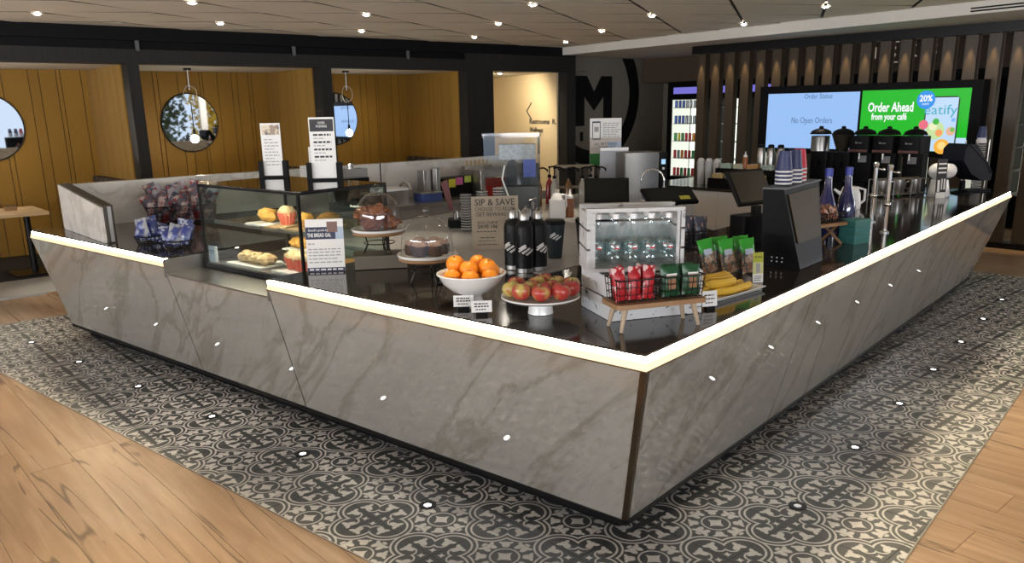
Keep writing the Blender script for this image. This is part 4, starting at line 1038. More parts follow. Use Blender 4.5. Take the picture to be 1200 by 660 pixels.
for k, (f_, r_, z_, lab) in enumerate(spots):
    orange((bx + fx * f_ - lx * r_, by + fy * f_ - ly * r_, WT + z_), .0405 + .002 * (k % 2), k, 'orange ' + lab)
def price(loc, rz, label, w=.092, h_=.052):
    c = thing('price_card', label, 'price card', loc, rz); MB().box(-w * .28, w * .28, -.012, .012, 0, .014).build('holder', M['black_plastic'], c)
    M_ = Matrix.Translation((0, 0, .0145)) @ Matrix.Rotation(-.12, 4, 'X'); m_ = MB(); m_.M = M_; m_.box(-w / 2, w / 2, -.002, 0, 0, h_); m_.build('sheet', M['white_paper'], c)
    F = M_ @ frame_M((0, -.0024, 0), (1, 0, 0), (0, 0, 1)); text_bars(c, .1, [(h_ * .68, .006, -w * .36, w * .30), (h_ * .45, .006, -w * .36, w * .34), (h_ * .2, .005, -w * .3, w * .2)], F, M['ink'], 2); return c, F
price((0.125, 1.045, WT), FACE, 'small white price card in front of the orange bowl foot')
price((0.095, 0.905, WT), FACE + .05, 'small white price card between the orange bowl and the apple plate')

# ---- plate of apples
ax_, ay_ = 0.285, 0.72
pl = thing('fruit_plate', 'white footed plate carrying red and green apples', 'plate', (ax_, ay_, WT))
MB().lathe([(0, .002), (.058, .002), (.055, .02), (.052, .05), (.06, .06), (.16, .068), (.178, .078), (.176, .084), (.155, .078), (0, .074)], 44).build('plate_body', M['white_ceramic'], pl, True)
def apple(loc, r, seed, lab):
    rr = random.Random(seed); o = thing('apple', 'apple with red blush ' + lab, 'apple', loc, 0, 'apples on the white plate'); o.rotation_euler = (rr.uniform(-.35, .35), rr.uniform(-.35, .35), rr.random() * 6)
    prof = []
    for k in range(15):
        a = -PI / 2 + PI * k / 14; rad = r * math.cos(a) * (1 + .10 * math.sin(a)); z = r * .90 * math.sin(a)
        if a > PI / 2 - .5: z -= r * .28 * (1 - (PI / 2 - a) / .5)
        if a < -PI / 2 + .4: z += r * .12 * (1 - (a + PI / 2) / .4)
        prof.append((max(rad, 0) if 0 < k < 14 else 0, z))
    MB().lathe(prof, 22).build('skin', M['apple'], o, True)
    MB().cyl((0, 0, r * .60), (.004, .002, r * 1.02), .0022, .0028, 6).build('stalk', M['stem'], o)
aps = [(.10, -.085, 0, 'at the left front of the plate'), (.125, .0, 0, 'in the middle front of the plate'), (.105, .085, 0, 'at the right front of the plate'), (.04, -.13, 0, 'at the far left of the plate'), (.035, .135, 0, 'at the far right of the plate'), (.03, -.045, .0, 'in the second row, left of centre'), (.025, .045, .0, 'in the second row, right of centre'), (-.055, -.105, 0, 'at the back left of the plate'), (-.06, -.015, 0, 'at the back middle of the plate'), (-.055, .075, 0, 'at the back right of the plate'), (-.04, .14, 0, 'at the rear right edge of the plate'), (-.125, .02, 0, 'at the very back of the plate')]
for k, (f_, r_, z_, lab) in enumerate(aps):
    apple((ax_ + fx * f_ - lx * r_, ay_ + fy * f_ - ly * r_, WT + .083 + .038 + z_), .0435 if k < 3 else .041, 40 + k, lab)

# ---- bottles and tumblers with the striped emblem
def emblem(r0, r1, z0, z1, facing, s, parent, mat):
    """slanted striped emblem wrapped on a round wall (radius r0 at z0, r1 at z1)"""
    m_ = MB(); bars = [(-.9, -.55), (-.45, -.12), (0.0, .33), (.45, .78)]
    def pt(x, y):
        z = (z0 + z1) / 2 + y * s; r = r0 + (r1 - r0) * (z - z0) / (z1 - z0) + .0008; a = facing + x * s / r
        return (r * math.cos(a), r * math.sin(a), z)
    def band(q):
        n_ = 4
        for k in range(n_):
            f0, f1 = k / n_, (k + 1) / n_
            L = lambda a, b, t_: (a[0] + (b[0] - a[0]) * t_, a[1] + (b[1] - a[1]) * t_)
            m_.poly([pt(*L(q[0], q[1], f0)), pt(*L(q[0], q[1], f1)), pt(*L(q[3], q[2], f1)), pt(*L(q[3], q[2], f0))])
    for k, b in enumerate(bars[:3]):        # lower stripes, rising to the right
        band([(b[0] + .05, -.15 - .18 * k), (b[0] + .95, .42 - .18 * k), (b[0] + 1.15, .28 - .18 * k), (b[0] + .25, -.30 - .18 * k)])
    for k in range(2):                      # short crossing stripes above
        band([(-.80 + .28 * k, .12 + .20 * k), (-.28 + .28 * k, .40 + .20 * k), (-.10 + .28 * k, .30 + .20 * k), (-.62 + .28 * k, .02 + .20 * k)])
    return m_.build('emblem', mat, parent)
M['matte_black'] = pm('matte_black_coat', (0.006, 0.006, 0.007), 0.4, spec=.2)
M['charcoal'] = pm('charcoal_coat', (0.020, 0.027, 0.032), 0.45, spec=.25)
CAMDIR = math.radians(-141)
def growler(loc, label, turn=0.0, parent_mesh={}):
    c = thing('steel_bottle', label, 'bottle', loc, 0, 'black steel bottles')
    r = .052
    MB().lathe([(0, 0), (r, 0), (r, .022)], 32).build('steel_foot', M['steel'], c, True)
    MB().lathe([(r, .0225), (r, .245), (r * .95, .262), (r * .72, .278), (r * .52, .284), (r * .5, .29), (0, .29)], 32).build('flask', M['matte_black'], c, True)
    MB().lathe([(0, .2905), (.028, .2905), (.028, .325), (.024, .332), (0, .332)], 20).build('cap', M['steel'], c, True)
    MB().tube([(.017 * math.cos(a), 0, .328 + .02 * math.sin(a)) for a in [PI * k / 8 for k in range(9)]], .004, 6).build('carry_loop', M['steel'], c, True)
    emblem(r, r, .09, .17, CAMDIR + turn, .050, c, M['white_paper'])
for k, (x, y, tn, lab) in enumerate(((0.985, 1.385, .05, 'front one of the group behind the apples'), (1.02, 1.495, -.5, 'left one of the group, nearest the kraft sign'), (1.075, 1.36, .55, 'right one of the group, beside the tumblers'), (1.11, 1.47, 0, 'rear one of the group'))):
    growler((x, y, WT + .002), 'black steel bottle with striped white emblem, ' + lab, tn)
bs = MB().rbox(.90, 1.22, 1.26, 1.60, 0, .0018, .02); 
def tumbler(loc, label):
    c = thing('travel_tumbler', label, 'tumbler', loc, 0, 'charcoal tumblers')
    MB().lathe([(0, 0), (.041, 0), (.044, .01), (.061, .20), (.061, .205), (0, .205)], 32).build('cup', M['charcoal'], c, True)
    MB().lathe([(0, .206), (.064, .206), (.064, .222), (.058, .232), (0, .232)], 32).build('lid', M['black_plastic'], c, True)
    emblem(.0502, .0618, .075, .205, CAMDIR - .05, .040, c, pm('pale_grey_print', (.55, .57, .58), .5))
tumbler((1.43, 1.51, WT + .001), 'charcoal travel tumbler with striped emblem beside the black bottles'); tumbler((1.60, 1.40, WT + .001), 'charcoal travel tumbler half hidden by the bottle crate')

# ---- kraft sign
c, F = card('kraft_sign', 'tan kraft paper sign reading sip and save behind the black bottles', 'sign', (1.46, 2.02, WT), FACE + .04, 0.305, 0.345, .006, .06, M['kraft'])
M['kraft_ink'] = pm('dark_brown_ink', (.07, .06, .05), .7)
lettering('SIP & SAVE', .06, M['kraft_ink'], c, F @ Matrix.Translation((0, .305, .001)), width=.26, bold=.0008)
lettering('CHOOSE TO REUSE', .035, M['kraft_ink'], c, F @ Matrix.Translation((0, .262, .001)), width=.26)
lettering('GET REWARDED', .035, M['kraft_ink'], c, F @ Matrix.Translation((0, .228, .001)), width=.25)
lettering('BYO CUP &', .024, M['kraft_ink'], c, F @ Matrix.Translation((-.05, .175, .001)), width=.13); lettering('SAVE 10¢', .030, M['kraft_ink'], c, F @ Matrix.Translation((-.05, .150, .001)), width=.13, bold=.0008)
text_bars(c, .2, [(.115, .006, -.12, .01), (.075, .006, -.10, 0), (.055, .005, -.11, .0), (.03, .005, -.12, .02)], F, M['kraft_ink'], 4)
quad(c, F, .055, .125, .03, .15, pm('dark_photo_print', (.05, .04, .04), .6)); quad(c, F, .065, .115, .15, .19, pm('photo_print_lid', (.08, .07, .07), .6))
# ================================================================== CRATES, SNACKS AND TILLS NEAR THE FRONT CORNER
t = NT('whitewashed_wood'); o = t.obj(); g = t.noise(t.scale(o, (3, 3, 30)), 2.0, 4.0); n = t.noise(o, 16.0, 3.0)
c = t.mix(g, (0.42, 0.43, 0.43), (0.62, 0.63, 0.63)); t.set(color=t.mix(t.mul(t.step(0.60, 0.66, n), .6), c, (0.10, 0.09, 0.09)), rough=0.6); M['whitewash'] = t.mat
t = NT('speckled_crate'); o = t.obj(); n = t.noise(t.scale(o, (1, 1, 1.8)), 26.0, 2.0, .5, 1.0)
t.set(color=t.mix(t.mul(t.step(0.64, 0.67, n), .85), (0.62, 0.63, 0.64), (0.06, 0.06, 0.07)), rough=0.5); M['speckle'] = t.mat
M['bottle_glass'] = glass('bottle_glass', (0.97, 1.0, 1.0), 0.02, 0.965)
LCR = math.radians(-32); lc = (0.604, 0.397)
def low_crate(z, label):
    c = thing('wooden_crate', label, 'crate', (lc[0], lc[1], z), LCR); w, d, h_, t_ = .44, .32, .092, .012
    for nm, b in (('front_board', (-w / 2, w / 2, -d / 2, -d / 2 + t_)), ('back_board', (-w / 2, w / 2, d / 2 - t_, d / 2)), ('side_board', (-w / 2, -w / 2 + t_, -d / 2 + t_ + .0005, d / 2 - t_ - .0005)), ('side_board', (w / 2 - t_, w / 2, -d / 2 + t_ + .0005, d / 2 - t_ - .0005))):
        MB().box(b[0], b[1], b[2], b[3], .001, h_).build(nm, M['speckle'], c)
    MB().box(-w / 2 + t_, w / 2 - t_, -d / 2 + t_, d / 2 - t_, h_ - .010, h_ - .002).build('deck', M['whitewash'], c)
    for sx in (-1, 1):
        for sy in (-1, 1): MB().cbox((sx * (w / 2 - .03), sy * (d / 2 - .025), h_ + .003), (.05, .04, .006)).build('corner_block', M['whitewash'], c)
    return c
low_crate(WT + .001, 'white speckled wooden crate, lower of the two under the glass bottles'); low_crate(WT + .100, 'white speckled wooden crate, upper of the two under the glass bottles')
zc = WT + .100 + .0985
# open crate lying on its side, front open
UCR = math.radians(-46); uc = (0.565, 0.43); uw, ud, uh, ut = .425, .22, .275, .016
cr = thing('bottle_crate', 'whitewashed open wooden crate on its side holding clear glass bottles', 'crate', (uc[0], uc[1], zc), UCR)
MB().box(-uw / 2, uw / 2, -ud / 2, ud / 2, .001, ut).build('bottom_board', M['whitewash'], cr)
for s in (-1, 1):
    x0 = -uw / 2 if s < 0 else uw / 2 - ut
    for (z0_, z1_) in ((ut + .001, .095), (.105, .180), (.190, uh - ut - .001)): MB().box(x0, x0 + ut, -ud / 2, ud / 2, z0_, z1_).build('side_slat', M['whitewash'], cr)
    MB().box(x0 + (ut + .0005) * (1 if s < 0 else -1), x0 + ut + (ut + .0005) * (1 if s < 0 else -1) - .004 * s, -ud / 2 + .002, -ud / 2 + .02, ut + .001, uh - ut - .001).build('corner_batten', M['whitewash'], cr)
for (y0_, y1_) in ((-ud / 2, -ud / 2 + .045), (ud / 2 - .045, ud / 2)): MB().box(-uw / 2, uw / 2, y0_, y1_, uh - ut, uh).build('top_slat', M['whitewash'], cr)
for (z0_, z1_) in ((ut + .001, .10), (.112, .19), (.202, uh - ut - .001)): MB().box(-uw / 2 + ut, uw / 2 - ut, ud / 2 - .012, ud / 2, z0_, z1_).build('back_slat', M['whitewash'], cr)
def gbottle():
    c = thing('glass_bottle', 'x', 'bottle', (0, 0, 0), 0, 'clear glass bottles in the crate')
    MB().lathe([(0, .003), (.036, .003), (.039, .01), (.039, .085), (.036, .105), (.020, .150), (.0135, .175), (.0125, .205), (.015, .207), (.015, .213)], 24).build('flask', M['bottle_glass'], c, True)
    MB().lathe([(0, .207), (.0165, .207), (.0165, .226), (.015, .229), (0, .229)], 16).build('cap', M['white_gloss'], c, True)
    MB().lathe([(.0375, .05), (.0395, .055), (.0395, .098), (.036, .108)], 24).build('embossed_band', glass('label_glass', (.95, 1.0, 1.0), .15, .92), c, True)
    m_ = MB()
    for k in range(6):
        a0, a1 = -PI / 2 - .3 + .1 * k, -PI / 2 - .3 + .1 * (k + 1); m_.poly([(.0405 * math.cos(a0), .0405 * math.sin(a0), .08), (.0405 * math.cos(a1), .0405 * math.sin(a1), .08), (.0405 * math.cos(a1), .0405 * math.sin(a1), .088), (.0405 * math.cos(a0), .0405 * math.sin(a0), .088)])
    m_.build('red_print', pm('red_print', (.45, .05, .06), .5), c)
    return c
gb = gbottle(); gb.scale = (.94, .94, 1.0); first = True
for row, (yy, lab) in enumerate(((-.055, 'front row'), (.045, 'back row'))):
    for k in range(5):
        p = rot2(-.156 + .078 * k, yy, UCR); loc = (uc[0] + p[0], uc[1] + p[1], zc + ut + .001)
        L = 'clear glass bottle with white cap in the crate, %s, %s from the left' % (lab, words[k])
        if first: gb.location = loc; gb.rotation_euler = (0, 0, UCR); gb['label'] = L; first = False
        else: dup(gb, loc, UCR, L)

# ---- little wooden stand with two baskets of packs
st_c = (0.395, 0.205); STR = math.radians(-31.5)
sd = thing('wooden_stand', 'small beech bench stand with splayed legs at the counter corner', 'stand', (st_c[0], st_c[1], WT), STR)
MB().rbox(-.205, .205, -.085, .085, .100, .120, .02).build('top', M['plate_wood'], sd, True)
for sx in (-1, 1):
    for sy in (-1, 1): MB().cyl((sx * .178, sy * .062, .001), (sx * .155, sy * .05, .0995), .0075, .013, 10).build('leg', pm('pale_wood_leg', (.42, .32, .22), .5), sd, True)
red_p = patchy('red_pack_print', [(0.50, 0.015, 0.025), (0.35, 0.01, 0.02), (0.75, 0.55, 0.55)], 20, thr=(.5, .6)); grn_p = pm('green_pack', (0.015, 0.085, 0.035), 0.3); brn_p = pm('brown_print', (.30, .13, .05), .4)
zs = WT + .1205
for bi, bxo in enumerate((-.10, .105)):
    p = rot2(bxo, 0, STR)
    b = thing('wire_basket', 'black wire basket of %s snack packs on the small wooden stand' % ('red', 'green')[bi], 'basket', (st_c[0] + p[0], st_c[1] + p[1], zs), STR, 'baskets on the small stand')
    basket_mb(.17, .12, .095, .008, 7, 5, 3, .0018).build('wire_frame', M['wire'], b)
redpk = bag_mesh('snack_pack', .062, .135, .03, red_p, 31, .10); grnpk = bag_mesh('snack_pack', .088, .125, .032, [grn_p, brn_p], 32, .10)
for k, (x, y, rx, ry) in enumerate(((-.06, -.03, -.12, -.12), (-.005, -.032, -.15, .05), (.055, -.03, -.1, .1), (-.04, .03, .05, -.25), (.03, .035, .1, .2))):
    p = rot2(-.10 + x, y, STR); o = obj('snack_pack', redpk); place_flat(o, (st_c[0] + p[0], st_c[1] + p[1], zs + .008), rx, ry, STR + .1)
    tag(o, 'red snack pack in the wire basket on the stand, %s' % ('front left', 'front middle', 'front right', 'back left', 'back right')[k], 'snack pack', 'red packs on the stand')
for k, (x, y, rx, ry) in enumerate(((-.045, -.032, -.12, -.03), (.048, -.032, -.10, .04), (-.035, .015, -.05, .05), (.045, .02, .05, -.05))):
    p = rot2(.105 + x, y, STR); o = obj('snack_pack', grnpk); place_flat(o, (st_c[0] + p[0], st_c[1] + p[1], zs + .008), rx, ry, STR + .05)
    tag(o, 'dark green snack pack in the wire basket on the stand, %s' % ('front left', 'front right', 'back left', 'back right')[k], 'snack pack', 'green packs on the stand')
    if k < 2:
        F = frame_M((0, -.0185, .06), (1, 0, 0), (0, 0, 1)); quad(o, F, -.018, .018, -.03, .012, brn_p); quad(o, F, -.025, .025, .022, .034, M['white_paper'])

# ---- banana tray
bt = (1.11, 0.255); BTR = math.radians(-8)
tr = thing('serving_tray', 'white rectangular tray piled with bananas', 'tray', (bt[0], bt[1], WT), BTR)
m_ = MB(); w, d = .43, .24
m_.hexa([(-w / 2 + .02, -d / 2 + .02, .002), (w / 2 - .02, -d / 2 + .02, .002), (w / 2 - .02, d / 2 - .02, .002), (-w / 2 + .02, d / 2 - .02, .002), (-w / 2 + .015, -d / 2 + .015, .010), (w / 2 - .015, -d / 2 + .015, .010), (w / 2 - .015, d / 2 - .015, .010), (-w / 2 + .015, d / 2 - .015, .010)]); m_.build('tray_floor', M['white_ceramic'], tr)
m_ = MB()
for a, b, c2, d2 in (((-w / 2, -d / 2), (w / 2, -d / 2), (w / 2 - .015, -d / 2 + .015), (-w / 2 + .015, -d / 2 + .015)), ((w / 2, -d / 2), (w / 2, d / 2), (w / 2 - .015, d / 2 - .015), (w / 2 - .015, -d / 2 + .015)), ((w / 2, d / 2), (-w / 2, d / 2), (-w / 2 + .015, d / 2 - .015), (w / 2 - .015, d / 2 - .015)), ((-w / 2, d / 2), (-w / 2, -d / 2), (-w / 2 + .015, -d / 2 + .015), (-w / 2 + .015, d / 2 - .015))):
    m_.hexa([(c2[0], c2[1], .008), (d2[0], d2[1], .008), (a[0], a[1], .018), (b[0], b[1], .018), (c2[0], c2[1], .0115), (d2[0], d2[1], .0115), (a[0], a[1], .022), (b[0], b[1], .022)])
m_.build('rim', M['white_ceramic'], tr)
t = NT('banana_skin'); n = t.noise(t.scale(t.obj(), (1, 1, 1)), 30.0, 3.0); t.set(color=t.mix(t.mul(t.step(.6, .75, n), .5), (.70, .44, .05), (.30, .17, .03)), rough=.45); M['banana'] = t.mat
M['banana_tip'] = pm('banana_tip', (.10, .07, .025), .7)
def banana(seed):
    c = thing('banana', 'x', 'banana', (0, 0, 0), 0, 'bananas on the white tray'); m_ = MB(); rings = []; n_ = 10; R_ = .185
    for k in range(13):
        a = -.55 + 1.1 * k / 12; rr = .0205 * (1 if 2 <= k <= 10 else (.35, .75)[min(k, 12 - k)])
        cxp = R_ * math.sin(a); cy_ = R_ * (1 - math.cos(a)); row = []
        for q in range(n_):
            th = 2 * PI * q / n_; fac = 1.0 if q % 2 else .93
            row.append(m_.P((cxp + math.sin(a) * -rr * fac * math.cos(th) * 1.0, cy_ + math.cos(a) * rr * fac * math.cos(th), rr * fac * math.sin(th) + .0185)))
        rings.append(row)
    for A, B in zip(rings, rings[1:]):
        for q in range(n_): m_.F((A[q], A[(q + 1) % n_], B[(q + 1) % n_], B[q]))
    m_.F(rings[0]); m_.F(rings[-1][::-1]); m_.build('skin', M['banana'], c, True)
    for s in (-1, 1):
        a = .55 * s; p = Vector((R_ * math.sin(a), R_ * (1 - math.cos(a)), .0185)); dirv = Vector((math.cos(a) * s, math.sin(a) * s, 0))
        MB().cyl(p - dirv * .002, p + dirv * (.022 if s > 0 else .006), .0065, .005, 8).build('stalk' if s > 0 else 'tip', M['banana_tip'], c)
    return c
ban = banana(0)
bl_ = [(-.03, -.075, .012, 0, .05, 'front left of the bottom layer'), (.075, -.07, .012, .12, 0, 'front right of the bottom layer'), (-.03, -.02, .012, .05, 0, 'second in the bottom layer, left'), (.085, -.015, .012, .1, 0, 'second in the bottom layer, right'), (.02, .045, .012, .05, 0, 'at the back of the bottom layer'), (-.05, -.055, .05, .05, 0, 'front of the upper layer'), (-.01, -.015, .052, .1, 0, 'second of the upper layer'), (.02, .02, .054, .08, 0, 'third of the upper layer'), (.055, .055, .05, .12, 0, 'fourth of the upper layer, at the back')]
for k, (x, y, z, r_, e, lab) in enumerate(bl_):
    p = rot2(x, y, BTR); loc = (bt[0] + p[0], bt[1] + p[1], WT + z); L = 'yellow banana on the white tray, ' + lab
    if k == 0: ban.location = loc; ban.rotation_euler = (0, 0, BTR + PI * 0 - .2); ban['label'] = L
    else: dup(ban, loc, BTR - .25 + r_, L)
c, F = price((0.785, 0.145, WT), FACE + .25, 'small white price card leaning by the banana tray', .075, .07)

# ---- chip bags in a row behind the bananas
gt = pm('green_foil', (.03, .32, .03), .28); brn = patchy('nut_print', [(.22, .09, .04), (.35, .22, .14), (.05, .06, .05)], 30)
chip = bag_mesh('chip_bag', .085, .185, .04, [brn, gt], 50, .10, band=(.62, 1.0))
for k, (x, y, ry) in enumerate(((1.50, .50, -.25), (1.545, .41, -.18), (1.62, .33, -.14), (1.60, .48, -.1), (1.68, .40, -.08))):
    o = obj('chip_bag', chip); place_flat(o, (x, y, WT + .012), -.18, ry * .8, FACE + .1)
    tag(o, 'green-topped nut snack bag standing behind the bananas, %s' % ('leftmost', 'front middle', 'front right', 'back left', 'back right')[k], 'snack bag', 'green snack bags')
    F = frame_M((0, -.0225, .11), (1, 0, 0), (0, 0, 1)); quad(o, F, -.022, .022, -.01, .02, M['blue_pic'])
c, F = card('promo_card', 'narrow yellow-green and white card standing beside the till', 'sign', (1.455, .215, WT), FACE + .25, .06, .155, .004, .08)
quad(c, F, -.03, .03, .105, .155, pm('lime_print', (.38, .42, .03), .6)); quad(c, F, -.03, .03, .045, .105, pm('lime_print_pale', (.55, .58, .25), .6))
quad(c, F, -.012, .012, .05, .10, M['grey_ink'], z=.0008); lettering('SCAN', .014, M['ink'], c, F @ Matrix.Translation((0, .132, .001)), width=.04)
text_bars(c, .08, [(.03, .004, -.022, .022), (.02, .004, -.022, .02), (.01, .004, -.022, .015)], F, M['ink'], 3)
# black basket of dark coffee packs behind the crate
b = thing('coffee_basket', 'black basket with navy coffee packs beside the bottle crate', 'basket', (2.18, .98, WT), FACE + .2)
basket_mb(.20, .13, .12, .006, 9, 6, 5, .0025).build('wire_frame', M['wire'], b)
pk = bag_mesh('coffee_pack', .09, .20, .05, patchy('navy_pack', [(.01, .012, .02), (.03, .035, .06), (.30, .20, .18)], 18), 60)
for k, (x, y) in enumerate(((-.045, -.02), (.05, -.02), (0, .035))):
    p = rot2(x, y, FACE + .2); o = obj('coffee_pack', pk); place_flat(o, (2.18 + p[0], .98 + p[1], WT + .008), -.08, 0, FACE + .2); tag(o, 'dark navy coffee pack in the black basket, %s' % ('left', 'right', 'rear')[k], 'coffee pack', 'navy coffee packs')

# ---- till with brown customer display
till = thing('till_terminal', 'tall black till housing with a brown screen facing the aisle', 'till', (0, 0, 0))
m_ = MB(); m_.hexa([(1.90, .165, WT + .001), (2.24, .165, WT + .001), (2.24, .395, WT + .001), (1.90, .395, WT + .001), (1.90, .285, 1.362), (2.42, .285, 1.372), (2.42, .405, 1.372), (1.90, .405, 1.362)]); m_.build('housing', M['black_plastic'], till)
def tf(x, z, o): y = .165 + (z - WT) * .12 / .435; return (x, y - o, z)
m_ = MB(); m_.hexa([tf(1.93, 1.07, .008), tf(2.27, 1.07, .008), tf(2.27, 1.07, .001), tf(1.93, 1.07, .001), tf(1.93, 1.335, .008), tf(2.37, 1.345, .008), tf(2.37, 1.345, .001), tf(1.93, 1.335, .001)]); m_.build('screen', pm('brown_screen', (.040, .028, .010), .5, spec=.15), till)
m_ = MB(); m_.hexa([(1.895, .275, 1.363), (2.425, .275, 1.373), (2.425, .41, 1.373), (1.895, .41, 1.363), (1.895, .275, 1.371), (2.425, .275, 1.381), (2.425, .41, 1.381), (1.895, .41, 1.371)]); m_.build('top_plate', pm('grey_plate', (.05, .05, .05), .35, .6), till)
for k in range(6): MB().cyl((1.8995, .33 - .03 * (k % 3), .985 - .022 * (k // 3)), (1.8965, .33 - .03 * (k % 3), .985 - .022 * (k // 3)), .004, n=8).build('port', M['white_gloss'], till)
# stacks of paper cups on the till
M['cup_navy'] = pm('navy_cup', (.018, .028, .10), .45); M['cup_red'] = pm('red_cup', (.50, .02, .05), .45); M['cup_white'] = pm('white_cup', (.72, .72, .72), .5)
def cup_stack(loc, label, m, n_=7, band=True):
    c = thing('paper_cup_stack', label, 'cup stack', loc, 0, 'stacked paper cups')
    for k in range(n_):
        z = .011 * k
        MB().lathe([(.046, z), (.0475, z), (.0475, z + .0085), (.046, z + .0085)], 20, close=True).build('cup_rim', M['cup_white'] if k % 2 == 0 else m, c, True)
    z = .011 * n_
    MB().lathe([(.046, z), (.031, z + .105), (.029, z + .105), (.029, z + .10), (0, z + .10)], 20).build('top_cup', m, c, True)
    return c
zt_ = 1.383
cup_stack((2.03, .345, zt_), 'upturned navy paper cups on the till, left stack', M['cup_navy']); cup_stack((2.15, .335, zt_ + .001), 'upturned navy paper cups on the till, middle stack', M['cup_navy']); cup_stack((2.255, .350, zt_ + .001), 'upturned red paper cups on the till, right stack', M['cup_red'])

# ---- side stand with baskets, teal boxes
s2 = (2.78, .40); S2R = math.radians(-20)
sd2 = thing('wooden_stand', 'low dark wooden stand with baskets beyond the till', 'stand', (s2[0], s2[1], WT), S2R)
MB().rbox(-.17, .17, -.10, .10, .125, .145, .015).build('top', M['plate_wood'], sd2, True)
for sx in (-1, 1):
    m_ = MB()
    for sy in (-1, 1): m_.cyl((sx * .14, sy * .08, .001), (sx * .11, -sy * .06, .1245), .009, .009, 8)
    m_.build('crossed_legs', M['plate_wood'], sd2)
p = rot2(.07, -.01, S2R); b = thing('wire_basket', 'dark basket of wrapped brown bars on the low stand', 'basket', (s2[0] + p[0], s2[1] + p[1], WT + .1455), S2R); basket_mb(.17, .14, .06, .008, 7, 5, 3, .002).build('wire_frame', M['wire'], b)
wrap = patchy('brown_wrapper', [(.40, .12, .05), (.15, .05, .03), (.55, .35, .25)], 40); bar = bag_mesh('wrapped_bar', .05, .09, .03, wrap, 70)
for k in range(8):
    q = rot2(.07 - .06 + .04 * (k % 4), -.035 + .05 * (k // 4), S2R); o = obj('wrapped_bar', bar); place_flat(o, (s2[0] + q[0], s2[1] + q[1], WT + .155 + .008 * (k % 3)), -.3, rnd.uniform(-.5, .5), S2R + rnd.uniform(-.5, .5))
    tag(o, 'brown wrapped bar in the low stand basket, %s of the %s row' % (('first', 'second', 'third', 'fourth')[k % 4], ('front', 'back')[k // 4]), 'snack bar', 'wrapped bars')
p = rot2(-.10, -.01, S2R); b = thing('wire_basket', 'dark basket of pale packets on the low stand beside the till', 'basket', (s2[0] + p[0], s2[1] + p[1], WT + .1455), S2R); basket_mb(.13, .14, .05, .006, 6, 5, 3, .002).build('wire_frame', M['wire'], b)
palep = bag_mesh('snack_packet', .09, .11, .03, patchy('pale_packet', [(.55, .58, .50), (.35, .42, .50), (.60, .55, .25)], 16), 71)
for k in range(3):
    q = rot2(-.13 + .03 * k, -.01 + .02 * k, S2R); o = obj('snack_packet', palep); place_flat(o, (s2[0] + q[0], s2[1] + q[1], WT + .155), -.5, .3, S2R - .4); tag(o, 'pale packet leaning in the low stand basket, %s from the till' % words[k], 'snack packet', 'pale packets')
teal = pm('teal_card', (.03, .16, .15), .5)
for k in range(3):
    c = thing('teal_box', 'small teal carton beside the tall taps, %s of the stack' % ('bottom', 'middle', 'top')[k], 'carton', (2.98, .23, WT + .001 + .052 * k), S2R, 'teal cartons')
    MB().box(-.075, .075, -.06, .06, 0, .040).build('carton', teal, c); MB().box(-.077, .077, -.062, .062, .0405, .0508).build('lid', pm('teal_lid', (.04, .20, .19), .5), c)

# ---- tall chrome taps
def tap(loc, label, h_=.46):
    c = thing('tall_tap', label, 'tap', loc, FACE)
    MB().lathe([(0, 0), (.032, 0), (.032, .008), (.017, .014), (.017, .02), (0, .02)], 20).build('flange', M['chrome'], c, True)
    MB().cyl((0, 0, .02), (0, 0, h_), .0155, .0155, 18).build('column', M['chrome'], c, True)
    MB().ball((0, 0, .20), (.026, .026, .02), 16, 10).build('collar', M['chrome'], c, True)
    MB().lathe([(.019, h_ - .03), (.021, h_ - .015), (.021, h_ + .004), (.013, h_ + .012), (0, h_ + .012)], 18).build('cap', M['chrome'], c, True)
    m_ = MB(); m_.cyl((.018, 0, h_ - .04), (.055, 0, h_ - .045), .007, .006, 10); m_.ball((.06, 0, h_ - .045), .012, 10, 8); m_.build('lever', M['chrome'], c, True)
    return c
tap((3.53, .20, WT), 'tall chrome tap on the dark worktop, the nearer of the two'); tap((4.02, .44, WT), 'tall chrome tap on the dark worktop, the one farther back', .44)
# blue glass syrup bottles
def syrup(loc, label, mat, capm, s=1.0, cat='bottle'):
    c = thing('syrup_bottle', label, cat, loc, 0, 'syrup bottles')
    MB().lathe([(0, 0), (.05 * s, 0), (.052 * s, .01 * s), (.052 * s, .15 * s), (.045 * s, .19 * s), (.022 * s, .26 * s), (.018 * s, .33 * s), (0, .33 * s)], 24).build('flask', mat, c, True)
    MB().lathe([(0, .331 * s), (.021 * s, .331 * s), (.021 * s, .375 * s), (0, .378 * s)], 16).build('cap', capm, c, True)
bg_ = pm('cobalt_glass', (.012, .016, .09), .08, coat=.6); bc_ = pm('blue_cap', (.03, .05, .35), .4)
syrup((3.20, .50, WT), 'dark blue glass syrup bottle behind the low stand, left one', bg_, bc_, 1.22); syrup((3.36, .42, WT), 'dark blue glass syrup bottle behind the low stand, right one', bg_, bc_, 1.22)

